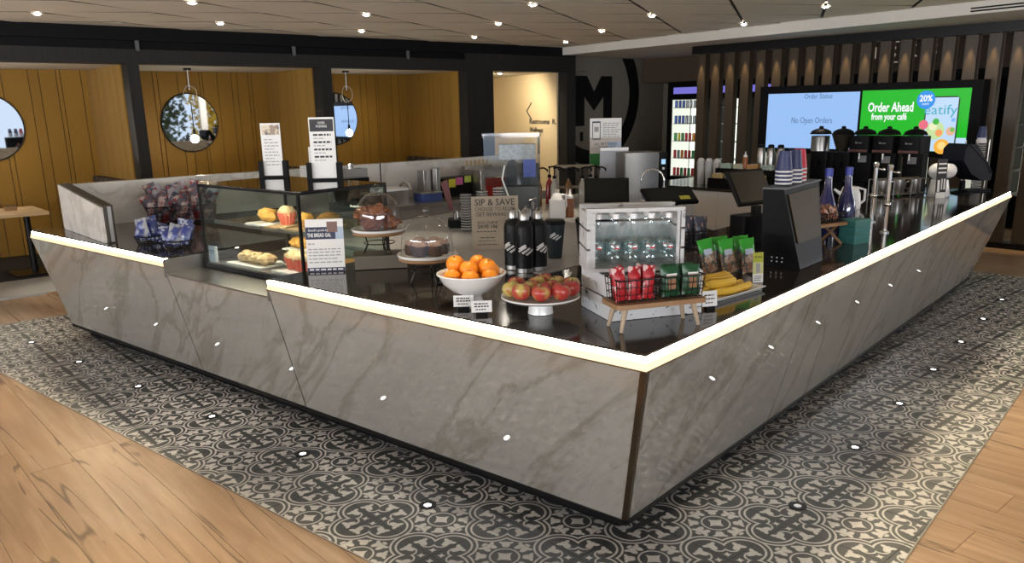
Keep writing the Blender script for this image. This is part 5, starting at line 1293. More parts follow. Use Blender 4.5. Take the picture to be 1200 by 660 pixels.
# ---- far end of the right leg
c, F = card('strip_sign', 'narrow black and white striped sign in a white foot', 'sign', (5.97, .42, WT + .001), FACE + .15, .105, .36, .006, .05, M['ink'])
for k in range(4): quad(c, F, -.04, -.015, .06 + .03 * 0, .17, M['white_paper'], z=.0008) if k == 0 else quad(c, F, -.04 + .0, .045, .19 + .04 * k, .205 + .04 * k, M['white_paper'], z=.0008)
quad(c, F, .0, .012, .08, .18, M['white_paper'], z=.0008); quad(c, F, .025, .04, .08, .18, M['white_paper'], z=.0008); quad(c, F, -.05, .05, .0, .055, M['white_paper'], z=.0008)
hp = thing('white_dispenser', 'rounded white dispenser behind the striped sign', 'dispenser', (6.12, .47, WT + .001), FACE)
MB().lathe([(0, 0), (.09, 0), (.10, .02), (.085, .10), (.075, .16), (0, .165)], 24).build('foot', M['white_gloss'], hp, True); MB().ball((-.04, 0, .24), (.075, .07, .075), 18, 12).build('roll', M['white_gloss'], hp, True); MB().ball((.09, .02, .24), (.07, .07, .07), 18, 12).build('roll', M['white_gloss'], hp, True)
rk = thing('mug_rack', 'dark metal rack of steel mugs on the far worktop', 'rack', (5.98, .80, WT + .001), FACE + .25)
m_ = MB()
for y in (-.06, .06): m_.tube([(-.29, y, .02), (.29, y, .02)], .006, 6); m_.tube([(-.29, y, .165), (.29, y, .165)], .006, 6)
for x in (-.29, -.1, .1, .29):
    for y in (-.06, .06): m_.tube([(x, y, 0), (x, y, .165)], .006, 6)
m_.build('frame', M['steel'], rk); MB().box(-.29, .29, -.065, .065, .02, .028).build('shelf', M['steel'], rk)
for k in range(3):
    q = rot2(-.19 + .19 * k, 0, FACE + .25); mg = thing('steel_mug', 'steel mug in the dark rack, %s from the left' % words[k], 'mug', (5.98 + q[0], .80 + q[1], WT + .03), FACE, 'steel mugs'); MB().lathe([(0, 0), (.055, 0), (.058, .005), (.058, .13), (.054, .13), (.054, .01), (0, .008)], 22).build('cup', M['steel'], mg, True)
    MB().tube([(-.056, -.01, .11), (-.095, -.02, .10), (-.10, -.02, .05), (-.057, -.01, .025)], .007, 6).build('handle', M['steel'], mg, True)
ip = thing('till_tablet', 'black angled tablet till at the far end of the counter', 'till', (6.55, .36, WT + .001), FACE + .35)
MB().lathe([(0, 0), (.10, 0), (.10, .012), (.03, .03), (.025, .12), (0, .12)], 24).build('foot', M['black_plastic'], ip, True)
hd = [(-.20, .33), (-.19, .44), (-.13, .485), (-.04, .47), (.15, .27), (.20, .19), (.19, .13), (.08, .125), (-.08, .20)]
m_ = MB(); a_ = [m_.P((p[0], -.15, p[1])) for p in hd]; b_ = [m_.P((p[0], .10, p[1])) for p in hd]; m_.F(a_); m_.F(b_[::-1]); [m_.F((a_[k], b_[k], b_[(k + 1) % 9], a_[(k + 1) % 9])) for k in range(9)]
m_.build('hood', pm('dark_navy_plastic', (.010, .012, .020), .6, spec=.15), ip, True)
MB().tube([(-.13, -.153, .475), (.12, -.153, .295), (.19, -.153, .19)], .004, 5).build('seam', M['black_metal'], ip)
MB().ball((.20, -.10, .20), (.03, .03, .03), 12, 8).build('knob', pm('tan_knob', (.25, .18, .10), .5), ip, True)
# ================================================================== INSIDE THE KIOSK
isl = thing('prep_counter', 'white preparation counter inside the kiosk behind the dark worktop', 'counter', (0, 0, 0))
ISP = [(1.0, 1.26), (2.75, 1.26), (4.85, 2.38), (4.85, 3.62), (1.0, 3.62)]
MB().prism(ISP, WT - .03, WT).build('top', pm('grey_white_top', (.36, .355, .35), .32), isl)
MB().prism([(1.03, 1.29), (2.74, 1.29), (4.82, 2.40), (4.82, 3.59), (1.03, 3.59)], .08, WT - .031).build('body', M['white_gloss'], isl)
MB().prism([(1.08, 1.34), (2.7, 1.34), (4.77, 2.45), (4.77, 3.54), (1.08, 3.54)], .005, .079).build('plinth', M['black_plastic'], isl)
sk = rthing('sink_counter', 'stainless steel sink counter in front of the marble partition', 'counter', 0, 0)
MB().box(1.05, 4.5, 4.98, 5.585, .87, .90).build('top', M['steel'], sk); MB().box(1.08, 4.47, 5.02, 5.57, .06, .869).build('body', pm('grey_cabinet', (.30, .30, .30), .5), sk)
SKZ = .9005
def rbx(name, label, cat, u, v, z, w, d, h_, mat, lid=None, rz=0.0, r=.01):
    c = rthing(name, label, cat, u, v, z, rz); MB().rbox(-w / 2, w / 2, -d / 2, d / 2, .0, h_ * (.85 if lid else 1), r).build('body', mat, c, True)
    if lid: MB().rbox(-w / 2 - .004, w / 2 + .004, -d / 2 - .004, d / 2 + .004, h_ * .85 + .0005, h_, r).build('lid', lid, c, True)
    return c
rbx('food_pan', 'white lidded food pan on the steel sink counter', 'pan', 2.32, 5.25, SKZ, .34, .24, .16, M['steel'], M['white_gloss'])
rbx('food_pan', 'black handled container beside the white pan on the sink counter', 'container', 2.06, 5.15, SKZ, .14, .18, .14, M['black_plastic'], M['steel'])
rbx('storage_box', 'small blue and white box near the sink tap', 'box', 2.78, 5.20, SKZ, .26, .16, .09, pm('blue_box', (.05, .09, .30), .4), M['steel'])
rbx('napkin_dispenser', 'upright steel dispenser against the marble partition', 'dispenser', 2.90, 5.42, SKZ, .10, .12, .30, M['steel'])
rbx('napkin_dispenser', 'steel dispenser beside the dark organiser at the partition', 'dispenser', 3.00, 5.36, SKZ, .07, .10, .31, M['steel'], None, .3)
og = rthing('desk_organiser', 'black organiser with bright sticky notes at the marble partition', 'organiser', 3.26, 5.40, SKZ); MB().box(-.2, .2, -.09, .09, 0, .20).build('bin', M['black_plastic'], og)
for k, (x, c) in enumerate(((-.12, (.75, .70, .06)), (-.02, (.70, .15, .40)), (.10, (.60, .75, .15)))): MB().box(x, x + .09, -.098, -.0905, .10 + .02 * k, .19 + .01 * k).build('sticky_note', pm('note_%d' % k, c, .6), og)
rbx('steel_bin', 'wide brushed steel bin at the end of the partition', 'bin', 3.74, 5.30, SKZ, .55, .3, .27, M['steel'], M['steel'])
cw = rthing('cutlery_pot', 'row of wooden stirrers in a low steel pot', 'pot', 3.70, 5.50, SKZ + .0); MB().box(-.20, .20, -.03, .03, 0, .30).build('pot', M['steel'], cw)
for k in range(6): MB().box(-.16 + .06 * k, -.14 + .06 * k, -.006, .006, .301, .36).build('stirrer', M['board'], cw)
fc = rthing('sink_tap', 'low curved chrome tap on the sink counter', 'tap', 2.62, 5.48, SKZ); MB().tube([(0, 0, 0), (0, 0, .12)] + [(0, -.10 + .10 * math.cos(a), .12 + .07 * math.sin(a)) for a in [PI * k / 10 for k in range(1, 11)]], .012, 10).build('spout', M['chrome'], fc, True); MB().lathe([(0, 0), (.03, 0), (.03, .02), (0, .02)], 14).build('flange', M['chrome'], fc, True)
# low papers and steel gear behind the pastry case
pp = rthing('paper_stand', 'white paper leaflets in a stand behind the pastry case', 'leaflet stand', 1.50, 5.30, SKZ); MB().box(-.14, .14, -.05, .05, 0, .30).build('block', M['steel'], pp)
for s in (-1, 1): MB().box(s * .075 - .06, s * .075 + .06, -.056, -.0505, .29, .44).build('leaflet', M['white_paper'], pp)
cf = rthing('condiment_caddy', 'clear and steel condiment caddy behind the pastry case', 'caddy', 1.98, 5.38, SKZ); MB().box(-.16, .16, -.08, .08, 0, .28).build('box', M['black_plastic'], cf); MB().box(-.15, .15, -.07, .07, .281, .37).build('clear_bin', glass('bin_plastic', (.95, .97, 1), .1, .8), cf); MB().cyl((0, 0, .371), (0, 0, .42), .03, n=14).build('knob', M['steel'], cf, True)

# ---- juice dispenser
jd = thing('juice_dispenser', 'clear twin-tank juice dispenser with dark grey body and red drink', 'drink dispenser', (2.78, 2.99, WT + .001), FACE); jd.scale = (1.03, 1.03, 1.10)
G = pm('slate_grey_plastic', (.07, .08, .085), .45)
MB().rbox(-.10, .22, -.14, .14, 0, .24, .02).build('base', G, jd, True); MB().box(-.20, -.1005, -.10, .10, 0, .03).build('drip_tray', M['steel'], jd)
m_ = MB(); P_ = [(-.10, .2405), (.22, .2405), (.22, .40), (.06, .40), (.02, .43), (-.02, .42)]
a_ = [m_.P((p[0], .02, p[1])) for p in P_]; b_ = [m_.P((p[0], .11, p[1])) for p in P_]; m_.F(a_); m_.F(b_[::-1]); [m_.F((a_[k], b_[k], b_[(k + 1) % 6], a_[(k + 1) % 6])) for k in range(6)]; m_.build('back_panel', G, jd)
m_ = MB(); q_ = [(-.215, .31), (-.05, .31), (-.10, .20), (-.15, .10), (-.175, .10), (-.215, .22)]; a_ = [m_.P((p[0], -.12, p[1])) for p in q_]; b_ = [m_.P((p[0], -.02, p[1])) for p in q_]; m_.F(a_); m_.F(b_[::-1]); [m_.F((a_[k], b_[k], b_[(k + 1) % 6], a_[(k + 1) % 6])) for k in range(6)]
m_.build('red_drink', pm('red_drink', (.16, .012, .008), .1, coat=.4), jd)
m_ = MB()
for b in ((-.225, -.222, -.13, .13), (.222, .225, -.13, .13)): m_.box(b[0], b[1], b[2], b[3], .25, .60)
for b in ((-.222, .222, -.13, -.127), (-.222, .222, .127, .13)): m_.box(b[0], b[1], b[2], b[3], .25, .60)
m_.build('tank', glass('tank_plastic', (.98, .99, 1.0), .03, .95), jd)
MB().rbox(-.235, .235, -.14, .14, .601, .632, .02).build('lid', glass('lid_plastic', (.93, .95, 1.0), .1, .8), jd, True)
MB().box(-.10, .19, -.11, .0, .44, .55).build('ice', pm('crushed_ice', (.50, .53, .52), .35, var=.5, scale=50, bump=.8), jd)
MB().box(.09, .19, -.1265, -.1255, .31, .44).build('blue_label', pm('blue_label', (.12, .17, .55), .5), jd)
MB().tube([(-.06, -.15, .40), (-.08, -.16, .30), (-.03, -.165, .16), (.06, -.165, .05), (.14, -.16, .03)], .007, 8).build('hose', M['white_gloss'], jd, True)
m_ = MB(); m_.cyl((.16, -.145, .12), (.16, -.20, .12), .016, .016, 12); m_.cyl((.16, -.19, .12), (.16, -.19, .08), .009, .009, 10); m_.cyl((.13, -.18, .14), (.19, -.18, .16), .006, .006, 8); m_.build('tap', M['chrome'], jd, True)
# ---- tap with dark red handle
rt_ = thing('draft_tap', 'coffee tap with a tall dark red handle', 'tap', (2.08, 2.98, WT + .001), FACE)
MB().rbox(-.06, .36, -.09, .09, 0, .06, .02).build('drip_base', M['black_plastic'], rt_, True); MB().cyl((0, 0, .0605), (0, 0, .12), .022, .018, 16).build('column', M['chrome'], rt_, True)
m_ = MB(); m_.cyl((0, -.005, .12), (0, -.06, .10), .012, .012, 10); m_.cyl((0, -.06, .105), (0, -.06, .05), .011, .009, 10); m_.build('spout', M['chrome'], rt_, True)
m_ = MB(); m_.M = Matrix.Rotation(-.22, 4, 'Y'); m_.hexa([(-.018, -.014, .13), (.018, -.014, .13), (.018, .014, .13), (-.018, .014, .13), (-.030, -.018, .36), (.026, -.018, .37), (.026, .018, .37), (-.030, .018, .36)]); m_.build('handle', pm('dark_red_handle', (.10, .010, .010), .3, coat=.3), rt_)
# ---- stacks of clear cups
cc_g = glass('cup_plastic', (.95, .96, .97), .15, .72)
for k, (x, y, n_) in enumerate(((1.95, 2.74, 14), (2.04, 2.66, 15), (2.13, 2.57, 16), (2.10, 2.74, 12))):
    c = thing('clear_cup_stack', 'tall stack of clear plastic cups behind the kraft sign, %s from the red-handled tap' % words[k], 'cup stack', (x, y, WT + .001), 0, 'clear cup stacks')
    m_ = MB(); m_.lathe([(.036, 0), (.042, .06), (.042, .02 * n_), (.038, .02 * n_), (0, .02 * n_)], 18); m_.build('cups', cc_g, c, True)
    m_ = MB()
    for q in range(n_): m_.tube([(.0435 * math.cos(2 * PI * i / 14), .0435 * math.sin(2 * PI * i / 14), .02 + .0195 * q) for i in range(14)], .0016, 4, True)
    o = m_.build('cup_rims', M['white_gloss'], c, True); o['kind'] = 'stuff'
# ---- jug, sauce bottle, pump bottles
jg = thing('milk_jug', 'white plastic milk jug beside the juice dispenser', 'jug', (2.93, 2.63, WT + .001), FACE)
MB().rbox(-.065, .065, -.05, .05, 0, .15, .02).build('body', M['white_gloss'], jg, True); MB().lathe([(.058, .1505), (.03, .20), (.02, .205), (.02, .215), (0, .216)], 20).build('neck', M['white_gloss'], jg, True); MB().cyl((0, 0, .2165), (0, 0, .235), .022, n=14).build('cap', pm('cream_cap', (.6, .52, .42), .5), jg, True)
MB().tube([(.03, -.01, .19), (.075, -.01, .19), (.078, -.01, .10), (.062, -.01, .07)], .010, 8).build('handle', M['white_gloss'], jg, True)
def squeeze(loc, label, mat, s=1.0):
    c = thing('squeeze_bottle', label, 'bottle', loc, 0, 'squeeze bottles')
    MB().lathe([(0, 0), (.033 * s, 0), (.034 * s, .01 * s), (.034 * s, .14 * s), (.028 * s, .155 * s), (0, .156 * s)], 18).build('body', mat, c, True)
    MB().lathe([(.029 * s, .1565 * s), (.028 * s, .175 * s), (.012 * s, .19 * s), (.005 * s, .23 * s), (0, .23 * s)], 16).build('nozzle', M['white_gloss'], c, True)
squeeze((3.02, 2.56, WT + .001), 'brown sauce squeeze bottle beside the milk jug', pm('caramel_sauce', (.22, .07, .02), .35), 1.0)
def pump(loc, label, mat):
    c = thing('pump_bottle', label, 'bottle', loc, FACE, 'pump syrup bottles')
    MB().lathe([(0, 0), (.036, 0), (.036, .17), (.03, .20), (.014, .23), (.014, .25), (0, .25)], 16).build('flask', mat, c, True)
    MB().cyl((0, 0, .2505), (0, 0, .275), .018, n=12).build('collar', M['black_plastic'], c, True)
    MB().cyl((0, 0, .2755), (0, 0, .34), .006, n=8).build('stem', M['black_plastic'], c); MB().tube([(-.01, 0, .345), (.05, 0, .352), (.085, 0, .335), (.088, 0, .315)], .008, 6).build('spout', M['black_plastic'], c, True)
syr = [pm('amber_syrup', (.16, .07, .02), .15), pm('clear_syrup', (.40, .38, .33), .15), pm('dark_syrup', (.03, .02, .015), .15), pm('red_syrup', (.30, .02, .02), .15)]
for k, (x, y, m) in enumerate(((3.62, 3.18, 1), (3.68, 3.06, 0), (3.76, 2.96, 1), (3.84, 2.86, 2), (3.70, 3.30, 3), (3.50, 3.28, 0), (3.92, 2.98, 1))): pump((x, y, WT + .001), 'pump-topped %s syrup bottle on the prep counter, %s in line from the juice dispenser' % (('amber', 'clear', 'dark', 'red')[m], words[k]), syr[m])
# ---- steel water boiler, chrome gooseneck, poster
wb = thing('water_boiler', 'tall brushed steel water boiler with black control panel', 'boiler', (4.30, 2.66, WT + .001), FACE + .15)
MB().rbox(-.21, .13, -.15, .15, 0, .47, .02).build('body', pm('dark_brushed_steel', (.20, .195, .185), .35, 1.0), wb, True); MB().rbox(.131, .205, -.15, .15, 0, .47, .012).build('control_panel', M['black_plastic'], wb, True)
MB().box(.145, .185, -.1525, -.1505, .36, .405).build('lit_display', emis('panel_display', (.35, .6, .9), .9), wb); MB().cyl((.165, -.1505, .32), (.165, -.156, .32), .012, n=12).build('knob', M['steel'], wb, True); MB().box(.14, .19, -.18, -.1505, .10, .13).build('spout', M['black_plastic'], wb)
wp = thing('display_board', 'pale blue-white board leaning beside the steel boiler', 'board', (4.38, 3.02, WT + .001), FACE + .05); MB().box(-.14, .14, -.01, .01, 0, .50).build('board', pm('pale_board', (.55, .58, .66), .5), wp); MB().box(-.141, .141, -.012, -.0105, .47, .50).build('edge_trim', M['white_gloss'], wp)
gn = thing('gooseneck_tap', 'chrome gooseneck water tap in front of the steel boiler', 'tap', (3.62, 2.24, WT + .001), FACE - .2)
MB().lathe([(0, 0), (.03, 0), (.03, .012), (.014, .02), (0, .02)], 16).build('flange', M['chrome'], gn, True); MB().tube([(0, 0, .02), (0, 0, .27)] + [(.095 - .095 * math.cos(a), 0, .27 + .095 * math.sin(a)) for a in [PI * k / 12 for k in range(1, 13)]] + [(.19, 0, .22)], .0085, 10).build('spout', M['chrome'], gn, True)
m_ = MB(); m_.cyl((0, 0, .10), (.17, 0, .10), .007, .007, 8); m_.ball((.19, 0, .10), (.02, .02, .018), 12, 8); m_.cyl((.19, 0, .05), (.19, 0, .22), .012, .009, 10); m_.build('valve', M['chrome'], gn, True)
po = thing('poster_stand', 'white ordering poster with green foot on a thin stand', 'sign', (4.72, 3.35, WT + .001), FACE + .05)
MB().lathe([(0, 0), (.09, 0), (.09, .008), (0, .010)], 20).build('foot', M['black_metal'], po, True); MB().cyl((0, .012, .008), (0, .012, .32), .008, n=10).build('pole', M['black_metal'], po)
m_ = MB(); m_.box(-.165, .165, -.006, 0, .30, .775); m_.build('sheet', M['white_paper'], po); F = frame_M((0, -.0065, .30), (1, 0, 0), (0, 0, 1))
quad(po, F, -.165, .165, .0, .12, pm('green_print', (.02, .16, .03), .6)); quad(po, F, -.165, .165, .12, .28, pm('peach_print', (.55, .50, .46), .6)); quad(po, F, .02, .165, .12, .24, M['blue_pic'], z=.0007)
quad(po, F, -.14, -.055, .26, .445, M['ink']); quad(po, F, -.133, -.062, .275, .43, M['white_paper'], z=.0007); quad(po, F, -.12, -.075, .34, .39, M['grey_ink'], z=.0010)
text_bars(po, .3, [(.42 - .022 * k, .008, -.03, .15 - .02 * (k % 3)) for k in range(7)], F, M['grey_ink'], 6)
lettering('ALL BETTERED', .035, M['ink'], po, F @ Matrix.Translation((.0, .215, .0012)), width=.24); lettering('SIMPLIFY', .035, M['ink'], po, F @ Matrix.Translation((.02, .180, .0012)), width=.17); lettering('eatify', .06, M['white_paper'], po, F @ Matrix.Translation((.04, .06, .001)), width=.15)
rk2 = thing('wooden_rack', 'open pale wooden rack behind the pump bottles', 'rack', (4.10, 3.30, WT + .001), FACE)
for x in (-.17, .17):
    for y in (-.08, .08): MB().box(x - .012, x + .012, y - .012, y + .012, 0, .318).build('post', M['kraft'], rk2)
for z in (.12, .319): MB().box(-.19, .19, -.10, .10, z, z + .02).build('shelf', M['kraft'], rk2) if z > .2 else MB().box(-.155, .155, -.06, .06, z, z + .015).build('shelf', M['kraft'], rk2)
# ---- staff screens
def staff_screen(loc, rz, label, w, h_, tilt, back=False, stand=.12):
    c = thing('till_screen', label, 'till', loc, rz); MB().rbox(-.09, .09, -.08, .08, 0, .015, .02).build('base', M['black_plastic'], c, True)
    MB().box(-.03, .03, -.015, .02, .0155, stand).build('neck', M['black_plastic'], c)
    R_ = Matrix.Translation((0, 0, stand + .01)) @ Matrix.Rotation(tilt, 4, 'X'); m_ = MB(); m_.M = R_; m_.rbox(-w / 2, w / 2, -.015, .015, 0, h_, .012); m_.build('housing', M['black_plastic'], c, True)
    m_ = MB(); m_.M = R_; m_.box(-w / 2 + .015, w / 2 - .015, -.018, -.0155, .015, h_ - .015); m_.build('screen', pm('dark_screen', (.008, .010, .010), .25, spec=.2), c)
    return c
staff_screen((3.03, 2.20, WT + .001), FACE - .1, 'dark staff touch screen left of the steel boiler', .36, .20, -.35, stand=.13)
ts = staff_screen((2.72, 1.42, WT + .001), FACE + .25, 'black till screen with a yellow label beside the bottle crate', .40, .17, -1.0, stand=.20)
m_ = MB(); m_.M = Matrix.Translation((0, 0, .21)) @ Matrix.Rotation(-1.0, 4, 'X'); m_.box(.06, .14, -.0195, -.0182, .02, .06); m_.build('yellow_label', pm('yellow_label', (.45, .42, .05), .6), ts)
t3 = staff_screen((2.50, .70, WT + .001), FACE + .55, 'black staff till with angled screen behind the tall till housing', .34, .24, -.55, stand=.26)
MB().rbox(-.12, .12, -.02, .12, .016, .20, .02).build('printer', M['black_plastic'], t3, True)

# ================================================================== BACK COUNTER
bc = rthing('back_counter', 'white-fronted back counter with dark top under the menu display', 'counter', 0, 0)
MB().box(5.37, 6.85, 2.28, 4.50, WT - .03, WT).build('top', M['worktop'], bc); MB().box(5.42, 6.83, 2.30, 4.48, .08, WT - .031).build('carcass', M['black_plastic'], bc); MB().box(5.45, 6.8, 2.35, 4.45, .005, .079).build('plinth', M['black_plastic'], bc)
for k in range(4):
    v = 4.47 - .53 * k; d_ = MB().box(5.395, 5.419, v - .525, v, .10, WT - .035).build('door', M['white_gloss'], bc)
    if k == 2: MB().box(5.389, 5.3945, v - .47, v - .35, .70, .78).build('notice', M['white_paper'], d_)
BZ = WT + .001
cr_ = rthing('condiment_rack', 'black tiered condiment rack on the back counter', 'rack', 5.62, 3.24, BZ)
MB().box(-.16, .14, -.36, .36, 0, .10).build('lower_tier', M['black_plastic'], cr_); MB().box(-.02, .14, -.36, .36, .101, .20).build('upper_tier', M['black_plastic'], cr_)
pkc = [(.6, .45, .2), (.35, .4, .55), (.55, .12, .2), (.6, .5, .15), (.45, .6, .5), (.6, .6, .45), (.55, .3, .12), (.4, .5, .45)]
for k in range(8):
    tier, i = k // 4, k % 4; y = .26 - .17 * i
    rthing_p = RM(5.62 + (-.10 if tier == 0 else .05), 3.24 + y, BZ + (.101 if tier == 0 else .201))
    c = thing('sachet_bundle', 'bundle of %s sachets on the %s tier of the condiment rack' % (('tan', 'blue', 'pink', 'yellow', 'mint', 'cream', 'orange', 'pale green')[k], ('lower', 'upper')[tier]), 'sachets', rthing_p, -ROOM_ANGLE, 'sachet bundles'); MB().rbox(-.04, .04, -.065, .065, 0, .05, .01).build('sachets', pm('sachet_%d' % k, pkc[k], .6), c); MB().box(-.041, .041, -.01, .01, .0505, .054).build('band', M['white_paper'], c)
squeeze(RM(5.66, 3.26, BZ + .2015), 'orange-brown squeeze bottle on the condiment rack', pm('orange_sauce', (.35, .11, .03), .35), .82)
for k, v in enumerate((3.88, 3.77, 3.66)):
    c = thing('napkin_holder', 'white holder at the end of the condiment rack, %s from the cooler' % words[k], 'holder', RM(5.72, v, BZ), -ROOM_ANGLE, 'white holders'); MB().lathe([(0, 0), (.036, 0), (.048, .26), (.044, .26), (.035, .01), (0, .012)], 16).build('cup', M['cup_white'], c, True); MB().ball((0, 0, .27), (.04, .04, .03), 12, 8).build('napkins', M['white_paper'], c, True)
for k, (v, s) in enumerate(((3.29, 1.0), (3.17, 1.0), (3.05, 1.0), (2.93, .85))):
    c = thing('thermos', 'brushed steel thermos flask on the back counter, %s from the condiment rack' % words[k], 'thermos', RM(6.02, v, BZ + .151), 0, 'steel thermoses')
    MB().lathe([(0, 0), (.044 * s, 0), (.046 * s, .01), (.046 * s, .22 * s), (.035 * s, .26 * s), (0, .262 * s)], 20).build('flask', M['steel'], c, True); MB().lathe([(.034 * s, .2625 * s), (.034 * s, .29 * s), (.02 * s, .30 * s), (0, .30 * s)], 16).build('stopper', M['black_plastic'], c, True)
rz_ = rthing('riser_box', 'black riser box under the steel thermoses on the back counter', 'riser', 6.02, 3.11, BZ); MB().box(-.08, .08, -.27, .27, 0, .14).build('body', M['black_plastic'], rz_); MB().box(-.085, .085, -.275, .275, .1405, .15).build('top', M['black_metal'], rz_)
# five coffee brewers, the two nearest the thermoses with funnel hoppers
for k, v in enumerate((2.85, 2.59, 2.345, 2.09, 1.82)):
    c = rthing('coffee_brewer', '%s, %s from the thermoses' % (('black coffee grinder with a steel drum hopper', 'black coffee grinder with a smoky funnel hopper', 'black coffee brewer with domed lid', 'black coffee brewer with domed lid', 'black coffee brewer with domed lid')[k], words[k]), 'coffee machine', 6.5, v, BZ, 0, 'coffee brewers')
    MB().rbox(-.14, .14, -.105, .105, 0, .05, .02).build('base', M['black_plastic'], c, True); MB().rbox(-.02, .14, -.10, .10, .0505, .36, .02).build('column', M['black_plastic'], c, True)
    if k == 0: MB().lathe([(.08, .365), (.098, .37), (.098, .52), (.10, .53)], 22).build('hopper', M['steel'], c, True)
    elif k == 1: MB().lathe([(.05, .365), (.06, .38), (.115, .54), (.12, .55)], 22).build('hopper', pm('smoky_plastic', (.035, .030, .022), .12, coat=.5), c, True)
    else:
        MB().rbox(-.14, .14, -.11, .11, .365, .54, .03).build('drum', M['black_plastic'], c, True); MB().box(-.1445, -.1405, -.10, .10, .375, .40).build('red_band', pm('dull_red_band', (.10, .03, .02), .5), c)
        MB().box(-.026, -.0205, -.045, .045, .26, .33).build('notice', pm('grey_notice', (.30, .30, .31), .6), c)
        lettering('Brew', .03, M['grey_ink'], c, frame_M((-.1412, 0, .47), (0, -1, 0), (0, 0, 1)), width=.07)
    MB().lathe([(.118, .551), (.10, .585), (.06, .605), (.025, .612), (.022, .635), (0, .64)], 22).build('lid', M['black_plastic'], c, True)
    MB().cyl((-.10, 0, .30), (-.10, 0, .364), .012, n=10).build('spout', M['steel'], c, True) if k >= 2 else MB().box(-.08, -.0205, -.03, .03, .20, .26).build('chute', M['black_plastic'], c)
    if k == 3: MB().box(-.13, .0, -.05, .05, .0505, .06).build('drip_grid', M['steel'], c)
# jug and white machine behind the taps
wj = thing('white_kettle', 'white kettle behind the tall chrome taps', 'kettle', (4.75, .85, BZ), FACE); MB().lathe([(0, 0), (.09, 0), (.095, .02), (.085, .13), (.06, .19), (0, .20)], 22).build('body', M['white_gloss'], wj, True); MB().tube([(.06, 0, .18), (.13, 0, .16), (.13, 0, .07), (.09, 0, .04)], .011, 8).build('handle', M['white_gloss'], wj, True); MB().cyl((-.07, 0, .12), (-.14, 0, .17), .018, .010, 10).build('spout', M['white_gloss'], wj, True)
# cup dispenser at the far end
cd_ = thing('cup_dispenser', 'tall rack with white and navy cup stacks at the far counter end', 'cup dispenser', (6.86, .30, BZ), FACE)
MB().box(-.12, .12, -.07, .07, 0, .02).build('base', M['black_metal'], cd_)
for x in (-.12, .0, .12): MB().cyl((x, .06, .0205), (x, .06, .50), .006, n=8).build('rod', M['steel'], cd_)
for x, m, n_ in ((-.062, M['cup_white'], 20), (.062, M['cup_navy'], 22)):
    o = MB()
    for q in range(n_): o.lathe([(.046, .03 + .022 * q), (.048, .03 + .022 * q), (.048, .040 + .022 * q), (.046, .040 + .022 * q)], 16, close=True)
    oo = o.build('cup_column', M['cup_white'] if x > 0 else M['cup_white'], cd_, True); oo['kind'] = 'stuff'
    MB().lathe([(.046, .04 + .022 * n_), (.030, .15 + .022 * n_), (0, .15 + .022 * n_)], 16).build('top_cup', m, cd_, True)

# ================================================================== BOOTHS
MIR = [(-0.17, 'in the booth niche at the picture edge'), (2.44, 'in the middle booth niche'), (4.88, 'in the booth niche beside the doorway')]
for u, lab in MIR:
    c = rthing('round_mirror', 'round frameless wall mirror ' + lab, 'mirror', u, NB - .012, 1.70)
    m_ = MB(); n_ = 40; R_ = .42
    m_.cyl((0, 0, 0), (0, -.012, 0), R_, R_, n_); m_.build('glass', M['mirror'], c)
    MB().tube([(R_ * math.cos(2 * PI * k / n_), -.006, R_ * math.sin(2 * PI * k / n_)) for k in range(n_)], .010, 6, True).build('rim', M['black_metal'], c, True)
M['bulb'] = emis('globe_bulb', (1.0, .90, .74), 75.0)
for u, lab in ((2.13, 'in the middle booth niche'), (4.58, 'in the booth niche beside the doorway'), (-.42, 'in the booth niche at the picture edge')):
    c = rthing('pendant_lamp', 'globe pendant lamp with looped cord ' + lab, 'pendant', u, 9.75, 0)
    MB().lathe([(0, NH - .025), (.05, NH - .025), (.05, NH - .001), (0, NH - .001)], 18).build('canopy', M['black_metal'], c, True)
    MB().tube([(0, 0, NH - .026), (0, 0, 2.14)], .008, 8).build('stem', M['steel'], c)
    MB().tube([(.09 * math.sin(a) * (1 + .1 * math.sin(3 * a)), .03 * math.cos(2 * a), 2.08 + .12 * math.cos(a)) for a in [2 * PI * k / 24 for k in range(48)]], .006, 6).build('cord_loop', pm('pale_cord', (.60, .55, .45), .6), c, True)
    MB().tube([(0, 0, 1.98), (0, 0, 1.62)], .006, 6).build('cord', M['black_plastic'], c); MB().cyl((0, 0, 1.545), (0, 0, 1.62), .02, .016, 12).build('socket', M['black_metal'], c, True)
    MB().ball((0, 0, 1.49), .055, 18, 12).build('globe', M['bulb'], c, True)
for k, (a, b) in enumerate(edges):
    c = rthing('booth_bench', 'dark upholstered booth bench along the right wall of the %s niche' % ('picture-edge', 'middle', 'doorway-side')[k], 'bench', b - .02, 9.28, 0.005)
    MB().rbox(-.55, -.02, 0, 1.38, .30, .46, .03).build('seat', pm('dark_leather', (.03, .022, .02), .5), c, True); MB().rbox(-.12, -.02, 0, 1.38, .461, 1.01, .03).build('backrest', patchy('dark_patterned_fabric', [(.02, .014, .014), (.03, .02, .02), (.16, .14, .12)], 14, .7), c, True); MB().box(-.50, -.04, .04, 1.34, 0, .299).build('plinth', M['black_plastic'], c)
    sp = spot('niche_light', RM((a + b) / 2, 9.7, NH - .02), RM((a + b) / 2, 10.3, 0.5), 15, math.radians(130), .8, (1.0, .80, .52), .04)
tb = rthing('booth_table', 'pale wooden table with black pedestal in the booth at the picture edge', 'table', -.95, 9.3, .005)
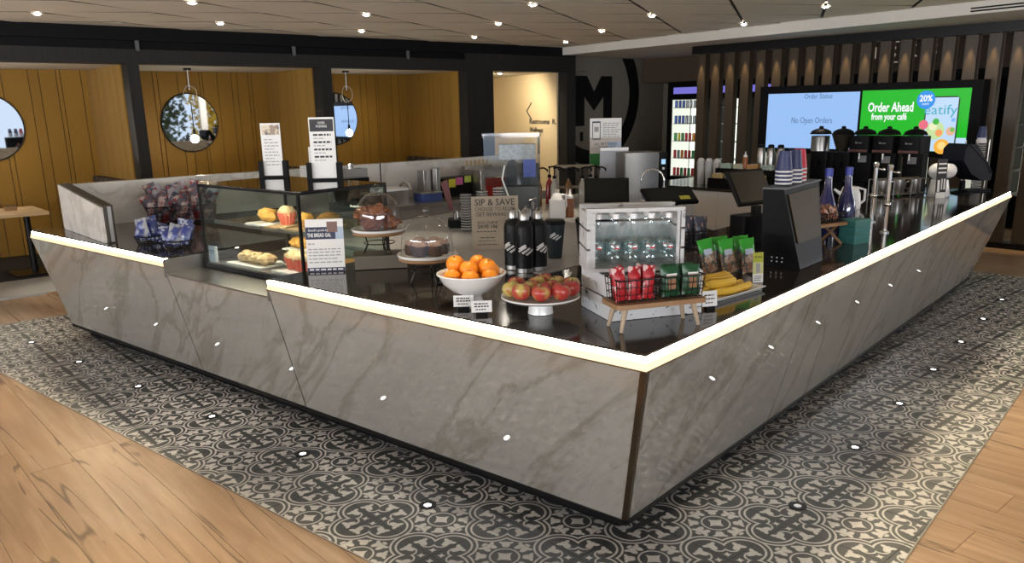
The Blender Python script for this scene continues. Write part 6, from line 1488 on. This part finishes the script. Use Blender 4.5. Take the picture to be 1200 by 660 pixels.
MB().rbox(-.95, .95, -.46, .40, .72, .755, .02).build('top', pm('pale_table_wood', (.62, .45, .26), .4), tb, True)
for x in (-.55, .78): MB().cyl((x, -.05, .02), (x, -.05, .719), .035, n=14).build('pedestal', M['black_metal'], tb, True); MB().box(x - .25, x + .25, -.30, .20, 0, .019).build('foot', M['black_metal'], tb)
bx_ = rthing('condiment_box', 'small dark box on the booth table', 'box', -.30, 9.35, .7605); MB().rbox(-.06, .06, -.05, .05, 0, .05, .01).build('body', M['plate_wood'], bx_); MB().box(-.05, .05, -.04, .04, .0505, .06).build('lid', M['bronze'], bx_)
# corridor light
c = rthing('downlight', 'warm downlight in the ceiling of the corridor behind the doorway', 'light', 7.75, 9.75, NH - .004); obj('trim_ring', ring_me, c); obj('lens', lens_me, c)
spot('corridor_beam', RM(7.75, 9.9, 2.40), RM(8.6, 10.4, 1.4), 90, math.radians(140), .8, (1.0, .84, .58), .05)

# ================================================================== TREES OUTSIDE THE REAR WINDOWS (seen in the mirrors)
leafm = pm('autumn_leaf', (.62, .42, .03), .6, var=.5, scale=4); leafd = pm('dark_leaf', (.05, .07, .02), .6, var=.5, scale=4)
rr = random.Random(9)
for k, (u, v, m, lab) in enumerate(((11.9, -10.5, leafm, 'yellow autumn tree outside the rear window'), (8.75, -10.3, leafd, 'dark green tree outside the rear window'), (15.2, -11, leafm, 'second yellow autumn tree outside the rear window'))):
    c = rthing('street_tree', lab, 'tree', u, v, -.08); MB().cyl((0, 0, 0), (0, 0, 2.2), .12, .08, 10).build('trunk', M['stem'], c, True); m_ = MB()
    for q in range(2200):
        a, z, r_ = rr.random() * 2 * PI, rr.uniform(.6, 4.0), rr.uniform(.3, 1.5); p = Vector((r_ * math.cos(a), r_ * math.sin(a) * .7, z)); d1 = Vector((rr.uniform(-1, 1), rr.uniform(-1, 1), rr.uniform(-1, 1))).normalized(); d2 = d1.orthogonal().normalized() * .07; d1 *= .11
        m_.poly([p - d1, p + d2, p + d1, p - d2])
    o = m_.build('foliage', m, c); o['kind'] = 'stuff'
